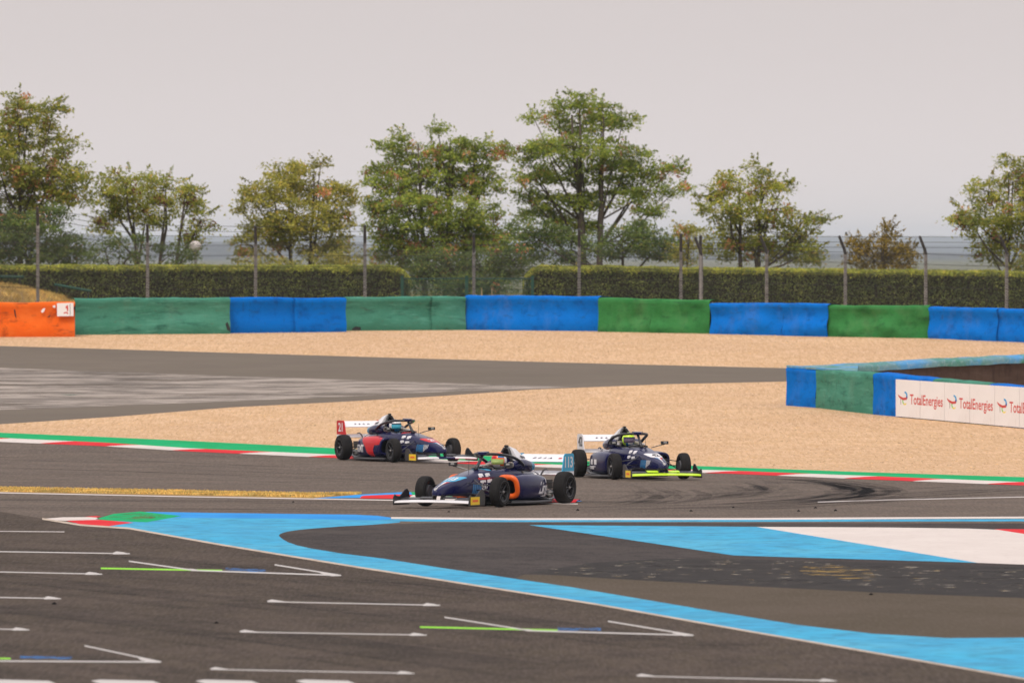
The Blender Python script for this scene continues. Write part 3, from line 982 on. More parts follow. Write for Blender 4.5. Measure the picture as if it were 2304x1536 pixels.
def tyre_core(parent, A, B, h, depth):
    """the tyre stacks behind the belt"""
    A, B = Vector(A), Vector(B)
    d = (B - A)
    L = d.length
    d2 = Vector((d.x, d.y, 0)).normalized()
    nrm = Vector((d2.y, -d2.x, 0))
    if nrm.y > 0:
        nrm = -nrm
    m = MB()
    n = max(1, round(L / .62))
    r = L / n / 2 * .97
    for i in range(n):
        c = A + d * ((i + .5) / n) - nrm * (depth - r + .08)
        z0 = gz(c.y)
        prof = []
        k = int(h / .2)
        for q in range(k):
            za, zb = z0 + h * q / k, z0 + h * (q + 1) / k
            prof += [(za + .01, r * .86), (za + .05, r), (zb - .05, r), (zb - .01, r * .86)]
        ring = []
        for z, rr in prof:
            ring.append([Vector((c.x + rr * math.cos(2 * math.pi * a / 12), c.y + rr * math.sin(2 * math.pi * a / 12), z)) - parent.location for a in range(12)])
        m.loft(ring)
    return m.build('tyre_stack', 'tyre_stack', parent, auto=40)


def barrier(label, pix, panels, mat, amp=.05, group='far barrier', lift=0.0):
    """pix: ((u, v_base, v_top) left, right); panels: fractions where belts meet"""
    (u0, b0, t0), (u1, b1, t1) = pix
    A, B = G(u0, b0), G(u1, b1)
    e = empty('tyre_barrier', A)
    h0, h1 = (b0 - t0) * A.y / F, (b1 - t1) * B.y / F
    fr = [0] + panels + [1]
    for i in range(len(fr) - 1):
        a, b = fr[i], fr[i + 1]
        PA, PB = A.lerp(B, a), A.lerp(B, b)
        off = Vector((0, -.11 * (i % 2), 0))
        belt_panel('belt_panel', PA + off, PB + off + Vector((.012, 0, 0)), h0 + (h1 - h0) * a - .03, h0 + (h1 - h0) * b - .03, .85, mat, e, random.uniform(0, 50), amp)
    tyre_core(e, A, B, min(h0, h1) - .1, .85)
    tag(e, label, 'barrier', group)
    return e, A, B


ora, oA, oB = barrier('scuffed orange tyre barrier with a white marker board', ((-420, 758, 683), (168, 757, 680)), [.45], 'belt_orange', .05)
barrier('long faded green barrier next to the orange one', ((168, 753, 672), (517, 750, 670)), [], 'belt_green_old', .05)
barrier('blue barrier between two faded green ones', ((517, 749, 671), (778, 746, 671)), [.56], 'belt_blue', .025)
barrier('faded green barrier between two blue ones', ((778, 744, 669), (1047, 742, 668)), [.72], 'belt_green_old', .05)
barrier('widest blue barrier with small torn scuffs', ((1047, 742, 665), (1347, 745, 668)), [], 'belt_blue', .03)
barrier('brighter green barrier of two overlapping crumpled belts', ((1347, 746, 671), (1597, 750, 676)), [.47], 'belt_green_new', .17)
barrier('blue barrier of two creased belts between bright green ones', ((1597, 751, 682), (1862, 757, 684)), [.615], 'belt_blue', .13)
barrier('bright green barrier with one wide crumpled belt', ((1862, 757, 687), (2090, 761, 689)), [], 'belt_green_new', .22)
barrier('blue barrier of several belts at the right end', ((2090, 761, 690), (2700, 789, 712)), [.102, .254, .6], 'belt_blue', .05)


def on_wall(parent, pts, Y, mat, name, dy=0.0):
    """small flat scrap fixed to a barrier's front; pts in pixels at distance Y"""
    V = [P(u, v, Y) - parent.location for u, v in pts]
    m = MB().prism(V, (0, .012, 0))
    return m.build(name, mat, parent)


for pts, mt in (([(-60, 684), (62, 682), (62, 690), (45, 692), (20, 689), (-60, 692)], 'scuff_dark'),
                ([(92, 700), (97, 694), (102, 693), (99, 701), (95, 704)], 'board_white'),
                ([(118, 688), (124, 686), (125, 692), (120, 692)], 'board_white'),
                ([(42, 738), (48, 735), (50, 741), (44, 744)], 'print_green'),
                ([(106, 714), (114, 707), (112, 713)], 'scuff_dark'),
                ([(31, 696), (34, 696), (37, 716), (34, 712)], 'scuff_dark')):
    on_wall(ora, pts, oA.lerp(oB, .85).y - .13, mt, 'torn_scrap')
bo = [o for o in bpy.data.objects if o.name.startswith('tyre_barrier')]
by = {o['label']: o for o in bo if 'label' in o}
wb = by['widest blue barrier with small torn scuffs']
for pts in ([(1127, 722), (1134, 713), (1137, 714), (1131, 723)], [(1150, 716), (1158, 711), (1160, 714), (1154, 719)], [(1139, 732), (1143, 729), (1144, 735)]):
    on_wall(wb, pts, wb.location.y - .12, 'scuff_dark', 'torn_scrap')
fg = by['long faded green barrier next to the orange one']
on_wall(fg, [(507, 728), (512, 724), (518, 738), (518, 746), (511, 742)], fg.location.y - .35, 'scuff_dark', 'torn_scrap')
fg2 = by['faded green barrier between two blue ones']
on_wall(fg2, [(792, 739), (800, 734), (812, 736), (811, 743), (793, 743)], fg2.location.y - .12, 'scuff_dark', 'torn_scrap')


def text_mesh(s, size, bold=0.0, shear=0.0, space=1.0):
    cu = bpy.data.curves.new('t', 'FONT')
    cu.body = s
    cu.size = size
    cu.align_x = 'CENTER'
    cu.align_y = 'CENTER'
    cu.offset = bold
    cu.shear = shear
    cu.space_character = space
    cu.resolution_u = 3
    ob = bpy.data.objects.new('t', cu)
    COL.objects.link(ob)
    dg = bpy.context.evaluated_depsgraph_get()
    me = bpy.data.meshes.new_from_object(ob.evaluated_get(dg))
    V = [tuple(v.co) for v in me.vertices]
    Fc = [tuple(p.vertices) for p in me.polygons]
    bpy.data.objects.remove(ob)
    bpy.data.curves.remove(cu)
    bpy.data.meshes.remove(me)
    return V, Fc


# white marker board hung on the orange barrier
mb = empty('marker_board', P(147, 711, oB.y - .22))
yb = oB.y - .22


def rel(u, v, y):
    return P(u, v, y) - mb.location


MB().prism([rel(128, 682, yb), rel(165, 681, yb), rel(165.5, 711, yb), rel(128.5, 711.5, yb)], (0, .03, 0)).build('board', 'board_white', mb)
MB().prism([rel(149, 688, yb - .004), rel(153, 686, yb - .004), rel(153.5, 700, yb - .004), rel(151, 700, yb - .004), rel(150, 694, yb - .004), rel(147, 692, yb - .004)], (0, .003, 0)).build('red_figure', 'print_red', mb)
MB().prism([rel(143, 703, yb - .004), rel(151, 701, yb - .004), rel(154, 706, yb - .004), rel(152, 706.5, yb - .004), rel(149, 703.5, yb - .004), rel(144, 706, yb - .004)], (0, .003, 0)).build('red_figure', 'print_red', mb)
MB().prism([rel(157, 683, yb - .004), rel(158, 683, yb - .004), rel(158.5, 710, yb - .004), rel(157.5, 710, yb - .004)], (0, .003, 0)).build('board_fold', 'car_grey', mb)
MB().prism([rel(166, 684, yb + .1), rel(170, 684, yb + .1), rel(170, 700, yb + .1), rel(166, 694, yb + .1)], (0, .02, 0)).build('dark_strap', 'scuff_dark', mb)
MB().box((-.12, .03, .1), (.12, .22, .3)).build('bracket', 'galvanised_dark', mb)
tag(mb, 'small white board with red print hung on the orange barrier', 'sign')

# near wedge-shaped barrier at the right
NB = [(1769, 912), (1836, 917), (1965, 932), (2100, 944.5), (2225, 956), (2460, 978)]
NT = [(1769, 824), (1836, 829), (1965, 838), (2100, 851), (2225, 862), (2460, 884)]
nlab = ['blue end of the wedge barrier standing in the gravel', 'dented faded green section of the wedge barrier', 'blue section of the wedge barrier partly behind the white panels', 'faded green section behind the white panels of the wedge barrier', 'last blue section behind the white panels at the right edge']
nmat = ['belt_blue', 'belt_green_old', 'belt_blue', 'belt_green_old', 'belt_blue', 'belt_green_old']
for i in range(5):
    (u0, b0), (u1, b1) = NB[i], NB[i + 1]
    A, B = G(u0, b0), G(u1, b1)
    h0, h1 = (b0 - NT[i][1]) * A.y / F, (b1 - NT[i + 1][1]) * B.y / F
    e = empty('tyre_barrier', A)
    belt_panel('belt_panel', A, B, h0 - .05, h1 - .05, .75, nmat[i], e, 11 + i * 3.3, (.02, .06, .015, .015, .015)[i], wave=.012)
    tyre_core(e, A, B, min(h0, h1) - .12, .75)
    tag(e, nlab[i], 'barrier', 'wedge barrier')
# the wedge's far arm, seen from behind over the near arm
nose = G(1769, 912)
arm = empty('tyre_barrier', nose)
YB = 250.5
ends = [Vector(((2010 - 1152) / F * 247.5, 247.5, 0)), Vector(((2304 - 1152) / F * YB, YB, 0)), Vector(((2800 - 1152) / F * 254, 254, 0))]
hs = [1.0, 1.06, 1.10, 1.10]
d0 = ends[0] - nose
d0.z = 0
d0.normalize()
q0 = nose - Vector((-d0.y, d0.x, 0)) * .84 + d0 * .10
pts = [q0] + [e_ - Vector((-d0.y, d0.x, 0)) * .84 for e_ in ends]
for i in range(len(pts) - 1):
    A, B = pts[i].copy(), pts[i + 1].copy()
    d2 = (B - A); d2.z = 0; d2.normalize()
    nr = Vector((-d2.y, d2.x, 0))
    nu = max(3, int((B - A).length / .25))
    V, Fc = [], []
    for k in range(nu + 1):
        p = A.lerp(B, k / nu)
        h = hs[i] + (hs[i + 1] - hs[i]) * k / nu + .03 * mnoise.noise(Vector((p.x * 1.5, p.y, 5)))
        g0 = gz(p.y)
        for (of, z) in ((-.03, h - .17), (-.04, h - .06), (0, h), (.3, h + .05), (.7, h + .02), (.8, h - .08), (.82, .5), (.8, -.03)):
            q = p + nr * of
            V.append(Vector((q.x, q.y, g0 + z)) - arm.location)
    for k in range(nu):
        for j in range(7):
            Fc.append((k * 8 + j, (k + 1) * 8 + j, (k + 1) * 8 + j + 1, k * 8 + j + 1))
    pydata('belt_panel', V, Fc, 'belt_top_faded' if i != 2 else 'belt_green_old', arm, True)
    if True:
        m = MB()
        V = []
        for p in (A, B):
            V += [Vector((p.x, p.y, gz(p.y) - .05)) - arm.location + nr * .03, Vector((p.x, p.y, gz(p.y) + hs[i] - .10)) - arm.location + nr * .03]
        m.prism([V[0], V[1], V[3], V[2]], nr * .2).build('concrete_block', 'concrete_brown', arm)
capv = [nose + Vector((.0, .02, 0)), G(1840, 917.5) + Vector((0, .03, 0)), G(1930, 927) + Vector((0, .3, 0)), pts[0].lerp(pts[1], .45), pts[0], nose + Vector((.06, .35, 0))]
MB().prism([Vector((p.x, p.y, gz(p.y) + 1.0)) - arm.location for p in capv], (0, 0, .045)).build('belt_top', 'belt_top_faded', arm)
tag(arm, 'rear arm of the wedge barrier with faded top and brown concrete inner face', 'barrier', 'wedge barrier')

# white advertising panels on the wedge barrier
BU = [2030, 2085, 2140, 2197, 2253, 2309, 2367]


def bb(u):
    return 938 + (u - 2030) * (963 - 938) / (2304 - 2030)


def bt(u):
    return 855 + (u - 2030) * (872.5 - 855) / (2304 - 2030)


def panel_pt(u, t):
    """front face of the panels: t 0 at the bottom, 1 at the top"""
    b = G(u, bb(u) - .5) + Vector((-.17, -.10, 0))
    h = (bb(u) - bt(u)) * b.y / F
    return b + Vector((0, 0, .02 + t * h))


for i in range(len(BU) - 1):
    u0, u1 = BU[i], BU[i + 1]
    org = panel_pt((u0 + u1) / 2, 0)
    e = empty('advertising_panel', org)
    off = Vector((0, -.012 * (i % 2), 0))
    V = [panel_pt(u0, 0), panel_pt(u1 - .4, 0), panel_pt(u1 - .4, 1), panel_pt(u0, 1)]
    MB().prism([v - org + off for v in V], (.01, .03, 0)).build('board', 'board_white', e)
    place = ['first', 'second', 'third', 'fourth', 'fifth', 'sixth', 'seventh', 'eighth'][i]
    side = 'with the emblem and start of the lettering' if i % 2 == 0 else 'with the end of the lettering'
    tag(e, f'{place} white panel from the blue section, {side}', 'panel', 'white panels on the wedge barrier')
    # print: each wordmark spans two panels, so each panel carries its own half
    k = i // 2
    L0, L1 = BU[2 * k] if 2 * k < len(BU) else 0, BU[2 * k + 2] if 2 * k + 2 < len(BU) else 0
    span = L1 - L0

    def put(V2, Fc, mat, name, lift=.006):
        """V2 in (0..1 across the pair, 0..1 up); keep only this panel's half"""
        bm = bmesh.new()
        vs2 = [bm.verts.new((x, y, 0)) for x, y in V2]
        for f in Fc:
            try:
                bm.faces.new([vs2[q] for q in f])
            except ValueError:
                pass
        keep_left = i % 2 == 0
        mid = (BU[2 * k + 1] - L0) / span
        bmesh.ops.bisect_plane(bm, geom=bm.verts[:] + bm.edges[:] + bm.faces[:], plane_co=(mid, 0, 0), plane_no=(1, 0, 0), clear_outer=keep_left, clear_inner=not keep_left)
        if len(bm.faces):
            for v in bm.verts:
                p = panel_pt(L0 + v.co.x * span, v.co.y) - org + off + Vector((0, -lift, 0))
                v.co = p
            me = bpy.data.meshes.new(name)
            bm.to_mesh(me)
            link(name, me, mat, e)
        bm.free()

    tv, tf = text_mesh('TotalEnergies', 1.0, .012)
    xs = [v[0] for v in tv]
    w_ = max(xs) - min(xs)
    put([(.29 + (v[0] - min(xs)) / w_ * .67, .475 + v[1] * .38) for v in tv], tf, 'print_red', 'lettering')

    def arc(cx, cy, rx, ry, a0, a1, w0, w1, n=12):
        V, Fc = [], []
        for q in range(n + 1):
            a = R(a0 + (a1 - a0) * q / n)
            ww = w0 + (w1 - w0) * q / n
            V += [(cx + (rx - ww / 2) * math.cos(a), cy + (ry - ww) * math.sin(a)), (cx + (rx + ww / 2) * math.cos(a), cy + (ry + ww) * math.sin(a))]
        Fc = [(2 * q, 2 * q + 1, 2 * q + 3, 2 * q + 2) for q in range(n)]
        return V, Fc

    for spec, mt in (((.185, .57, .042, .095, 100, -5, .022, .03), 'print_blue'), ((.185, .57, .042, .095, -5, -60, .03, .03), 'print_navy'),
                     ((.185, .44, .042, .10, 165, 235, .02, .022), 'print_green'), ((.185, .44, .042, .10, 235, 320, .022, .012), 'print_yellow')):
        V2, F2 = arc(*spec)
        put(V2, F2, mt, 'emblem')
    put([(.045, .60), (.085, .555), (.15, .515), (.225, .53), (.225, .47), (.15, .45), (.09, .49), (.055, .545)], [(0, 1, 6, 7), (1, 2, 5, 6), (2, 3, 4, 5)], 'print_red', 'emblem', .009)
    put([(.095, .52), (.11, .52), (.11, .33), (.10, .33)], [(0, 1, 2, 3)], 'board_fold' if 'board_fold' in MATS else 'car_pad', 'emblem', .004)


# ------------------------------------------------------------------ debris fences
def fence(label, posts, Yfun, vtop, crank, group, mesh_from=0.0):
    """posts: list of (u, height); crank: direction of the leaning top"""
    e = empty('debris_fence', Vector(((posts[0][0] - 1152) / F * Yfun(posts[0][0]), Yfun(posts[0][0]), gz(Yfun(posts[0][0])))))
    o = e.location
    base = []
    for (u, h, zb) in posts:
        Y = Yfun(u)
        base.append((Vector(((u - 1152) / F * Y, Y, gz(Y) + zb)), h))
    for p, h in base:
        q = p - o
        m = MB()
        m.prism([q + Vector((-.05, -.035, -.3)), q + Vector((.05, -.035, -.3)), q + Vector((.05, .035, -.3)), q + Vector((-.05, .035, -.3))], (0, 0, h - .5 + .3))
        po = m.build('post', 'galvanised', e)
        a = q + Vector((0, 0, h - .5))
        b = a + Vector(crank) + Vector((0, 0, .5))
        MB().tube([a - Vector((0, 0, .06)), a + Vector(crank) * .15 + Vector((0, 0, .08)), b], [.05, .05, .042], 6).build('post_arm', 'galvanised_dark', po)  # dark arm colour paints in the shade on the leaning top
    # cables and chain link
    cab, link_ = MB(), MB()
    for i in range(len(base) - 1):
        (p0, h0), (p1, h1) = base[i], base[i + 1]
        for z in (.9, 1.25, 1.6, 1.95, 2.3, 2.62):
            cab.tube([p0 - o + Vector((0, -.05, z)), (p0 + p1) / 2 - o + Vector((0, -.05, z - .012)), p1 - o + Vector((0, -.05, z))], .0065, 4)
        for f_ in (.3, .62, .95):
            a = Vector(crank) * f_ + Vector((0, -.02, f_ * .5))
            cab.tube([p0 - o + Vector((0, 0, h0 - .5)) + a, p1 - o + Vector((0, 0, h1 - .5)) + a], .0065, 4)
        d = p1 - p0
        L = math.hypot(d.x, d.y)
        H = min(h0, h1) - .5
        sp = .085
        n = int((L + H) / sp)
        for s in (0, 1):
            for k in range(n + 1):
                x0 = -H + k * sp
                a, b = max(0, x0), min(L, x0 + H)
                if b - a < .03:
                    continue
                za, zb = a - x0, b - x0
                if s:
                    za, zb = H - za, H - zb
                pa, pb = p0.lerp(p1, a / L) - o + Vector((0, -.055, za)), p0.lerp(p1, b / L) - o + Vector((0, -.055, zb))
                dr = (pb - pa).normalized()
                up = Vector((0, 1, 0)).cross(dr) * .0045
                link_.add([pa + up, pa - up, pb - up, pb + up, pa + Vector((0, .005, 0)), pb + Vector((0, .005, 0))], [(0, 1, 2, 3), (1, 4, 5, 2), (4, 0, 3, 5)])
    cab.build('tension_cable', 'wire', e)['kind'] = 'stuff'
    link_.build('chain_link', 'wire', e)['kind'] = 'stuff'
    tag(e, label, 'fence', group)


HL = 3.32
fence('long straight debris fence behind the barriers, its posts with dark tops', [(-640, HL, .3), (-400, HL, .5), (-160, HL, .5), (85, HL + .1, .38), (332, HL - .05, 0), (575, HL - .1, 0), (821, HL - .08, 0), (1066, HL - .35, 0), (1303, HL - .2, 0), (1532, HL - .25, -.1), (1576, HL - .3, -.1)], lambda u: 292.5, None, (0, -.28, 0), 'debris fences')
fence('debris fence at the right whose post tops crank over', [(1578, HL - .35, -.1), (1725, HL - .25, -.15), (1902, HL - .2, -.2), (2083, HL - .15, -.25), (2265, HL - .1, -.3), (2450, HL, -.3), (2640, HL, -.3)], lambda u: 291.5 - (u - 1578) * .006, None, (-.20, -.2, 0), 'debris fences')

# stakes, hand rails and gate
for i, (u, lb) in enumerate(((1083, 'thin wooden stake nearer the fence post behind the blue barrier'), (1106, 'thin wooden stake farther from the fence post behind the blue barrier'))):
    b = P(u, 668, 291.2)
    b.z = gz(291.2)
    e = empty('stake', b)
    MB().tube([(0, 0, -.1), (.01, 0, .8), (.012, 0, P(u, 649, 291.2).z - b.z)], [.018, .018, .012], 6).build('shaft', 'stake_wood', e)
    MB().tube([(.012, 0, P(u, 649, 291.2).z - b.z), (.012, 0, P(u, 649, 291.2).z - b.z + .03)], [.012, .003], 6).build('tip', 'stake_wood', e)
    tag(e, lb, 'stake', 'stakes behind the barrier')

YG = 303.0
gt = empty('mesh_gate', Vector(((905 - 1152) / F * YG, YG, gz(YG))))
go = gt.location
for u in (905, 1050, 1198):
    p = P(u, 624, YG)
    MB().box((p.x - go.x - .05, -.05, -.1), (p.x - go.x + .05, .05, p.z - go.z + .05)).build('post', 'rail_green', gt)
x0, x1 = P(905, 0, YG).x - go.x, P(1198, 0, YG).x - go.x
zt = P(905, 627, YG).z - go.z
for z in (zt, zt * .5, .1):
    MB().tube([(x0, 0, z), (x1, 0, z)], .02, 6).build('rail', 'rail_green', gt)
bars = MB()
for k in range(int((x1 - x0) / .06)):
    bars.tube([(x0 + k * .06, 0, .1), (x0 + k * .06, 0, zt)], .006, 4, cap=False)
for k in range(12):
    bars.tube([(x0, 0, .15 + k * (zt - .2) / 12), (x1, 0, .15 + k * (zt - .2) / 12)], .004, 4, cap=False)
bars.build('mesh_wires', 'rail_green', gt)['kind'] = 'stuff'
tag(gt, 'dark green mesh gate closing the gap between the hedges', 'gate')

# dry grass mound at the left
YM = 297.0


def mound_h(x, y):
    c = P(-60, 0, YM).x
    t = (x - c) / 4.6
    prof = max(0.0, 1 - t * t) ** .85 if t > 0 else 1.0
    s = max(0.0, 1 - ((y - YM) / 4.6) ** 2)
    return 1.42 * prof * s ** .8 + .06 * mnoise.noise(Vector((x * 1.2, y * 1.2, 0))) * prof * s


xs = np.linspace(P(-900, 0, YM).x, P(245, 0, YM).x, 60)
ys = np.linspace(YM - 4.6, YM + 4.6, 24)
V = [(x, y, gz(y) - .05 + mound_h(x, y)) for y in ys for x in xs]
Q = [(j * 60 + i, j * 60 + i + 1, (j + 1) * 60 + i + 1, (j + 1) * 60 + i) for j in range(23) for i in range(59)]
mo = npmesh('grass_mound', np.array(V), np.array(Q), 'dry_ground')
mo.data.polygons.foreach_set('use_smooth', np.ones(len(Q), bool))
tag(mo, kind='structure')
pp = []
for k in range(16000):
    x, y = random.uniform(xs[0] + 5, xs[-1]), random.uniform(YM - 4.5, YM + 2)
    pp.append((x, y, gz(y) - .05 + mound_h(x, y)))
tag(blades('dry_grass', pp, .05, .16, 'dry_grass', .014, .7), 'dry yellow grass covering the mound behind the orange barrier', 'grass', kind='stuff')
for pl, lb in (((-60, 621, 54, 623), 'short green rail above the grass mound at the left edge'), ((122, 640, 205, 655), 'sloping green rail in front of the hedge beside the mound')):
    ua, va, ub, vb = pl
    Yr = 301.6
    a, b = P(ua, va, Yr), P(ub, vb, Yr)
    e = empty('hand_rail', Vector((a.x, Yr, gz(Yr))))
    MB().tube([a - e.location, b - e.location], .045, 8).build('rail', 'rail_green', e)
    for t in (.08, .92):
        p = a.lerp(b, t)
        MB().tube([p - e.location, Vector((p.x, p.y, gz(Yr) - .1)) - e.location], .025, 6).build('post', 'galvanised_dark', e)
    tag(e, lb, 'rail', 'green rails by the mound')

# globe lamp
YL = 316.0
c = P(440, 555, YL)
e = empty('street_lamp', Vector((c.x, c.y, gz(YL))))
zl = c.z - e.location.z
m = MB()
rings = []
for z, r in ((-.16, .06), (-.15, .12), (-.10, .19), (-.02, .215), (.06, .205), (.13, .16), (.18, .09), (.195, .02)):
    rings.append([Vector((r * math.cos(2 * math.pi * k / 20), r * math.sin(2 * math.pi * k / 20), zl + z)) for k in range(20)])
m.loft(rings)
m.build('globe', 'lamp_globe', e, smooth=True)
MB().tube([(0, 0, 0), (0, 0, zl * .5), (0, 0, zl - .15)], [.06, .05, .05], 10).build('pole', 'galvanised', e)
MB().tube([(0, 0, zl - .26), (0, 0, zl - .2), (0, 0, zl - .15)], [.055, .1, .13], 14).build('collar', 'galvanised', e)
tag(e, 'white globe lamp on a pole above the hedge', 'lamp')


# ------------------------------------------------------------------ hedges
def leaf_quads(C, N, size, aspect=.5, jitter=.9):
    """leaf-shaped quads at points C with rough normals N"""
    n = len(C)
    a = rng.normal(0, 1, (n, 3))
    nn = N + rng.normal(0, jitter, (n, 3))
    nn /= np.linalg.norm(nn, axis=1)[:, None] + 1e-9
    t = np.cross(nn, a)
    t /= np.linalg.norm(t, axis=1)[:, None] + 1e-9
    b = np.cross(nn, t)
    s = (size * rng.uniform(.65, 1.35, n))[:, None]
    V = np.stack([C - t * s * .5, C + b * s * aspect * .5, C + t * s * .5, C - b * s * aspect * .5], 1)
    return V.reshape(-1, 3), np.arange(n * 4).reshape(-1, 4)


def hedge(label, u0, u1, v0, v1, round_end):
    YH = 306.0
    x0, x1 = P(u0, 0, YH).x, P(u1, 0, YH).x
    zb = gz(YH)
    e = empty('clipped_hedge', Vector(((x0 + x1) / 2, YH, zb)))
    o = np.array(e.location)

    def H(x):
        v = v0 + (v1 - v0) * (x - x0) / (x1 - x0)
        h = (CH - (v - HZ) / F * YH) - zb
        h += .05 * mnoise.noise(Vector((x * .8, 1, 0))) + .025 * mnoise.noise(Vector((x * 3, 5, 0)))
        dd = (x1 - x) if round_end > 0 else (x - x0)
        if dd < .75:
            h -= .75 * (1 - math.sqrt(max(0, 1 - ((.75 - dd) / .75) ** 2))) * .9
        return h

    W = 1.3
    m = MB()
    n = 80
    rings = []
    for i in range(n + 1):
        x = x0 + .12 + (x1 - x0 - .24) * i / n
        h = max(.3, H(x) - .12)
        rings.append([Vector((x, YH + y, zb + z)) - e.location for y, z in ((.12, -.1), (.12, h * .7), (.2, h * .95), (.35, h), (W - .35, h), (W - .2, h * .95), (W - .12, h * .7), (W - .12, -.1))])
    m.loft(rings).build('hedge_core', 'hedge_core', e, smooth=True)
    xr0, xr1 = max(x0, P(-520, 0, YH).x), min(x1, P(2780, 0, YH).x)
    L = xr1 - xr0
    nf = int(L * 1100)
    X = rng.uniform(xr0, xr1, nf)
    Hh = np.array([H(x) for x in X])
    Z = rng.uniform(0.15, 1, nf) * (Hh - .05)
    yoff = np.array([.07 * mnoise.noise(Vector((x * 1.3, z * 1.5, 3))) + .05 * mnoise.noise(Vector((x * 4, z * 4, 7))) for x, z in zip(X, Z)])
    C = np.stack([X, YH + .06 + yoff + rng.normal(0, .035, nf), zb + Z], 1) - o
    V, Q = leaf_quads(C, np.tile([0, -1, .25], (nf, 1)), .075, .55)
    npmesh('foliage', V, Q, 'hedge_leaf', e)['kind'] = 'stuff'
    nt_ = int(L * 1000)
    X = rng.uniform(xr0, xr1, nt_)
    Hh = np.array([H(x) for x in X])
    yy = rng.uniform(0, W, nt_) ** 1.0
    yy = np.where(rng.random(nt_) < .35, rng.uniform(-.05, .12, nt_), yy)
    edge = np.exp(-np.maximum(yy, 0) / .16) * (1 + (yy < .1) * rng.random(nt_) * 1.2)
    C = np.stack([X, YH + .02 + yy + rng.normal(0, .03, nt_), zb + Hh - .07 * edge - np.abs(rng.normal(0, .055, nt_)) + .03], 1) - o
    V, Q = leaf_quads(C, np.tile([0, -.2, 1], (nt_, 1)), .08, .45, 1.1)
    npmesh('sunlit_top_growth', V, Q, 'hedge_top', e)['kind'] = 'stuff'
    # rounded end
    ne = 3500
    xe = x1 if round_end > 0 else x0
    ang = rng.uniform(0, np.pi / 2, ne)
    zz = rng.uniform(.1, H((x0 + x1) / 2) - .1, ne)
    C = np.stack([xe - round_end * (.1 + .06 * rng.random(ne) + .75 * np.maximum(0, (zz - 1.0)) ** 2), YH + rng.uniform(0, W, ne), zb + zz], 1) - o
    V, Q = leaf_quads(C, np.tile([round_end, -.3, .2], (ne, 1)), .075, .55)
    npmesh('foliage', V, Q, 'hedge_leaf', e)['kind'] = 'stuff'
    tag(e, label, 'hedge', 'hedges behind the fence')


hedge('clipped hedge with rounded end, in front of the left trees and lamp', -900, 925, 597, 598, 1)
hedge('clipped hedge running along the cranked fence at the right', 1176, 3000, 598, 620, -1)


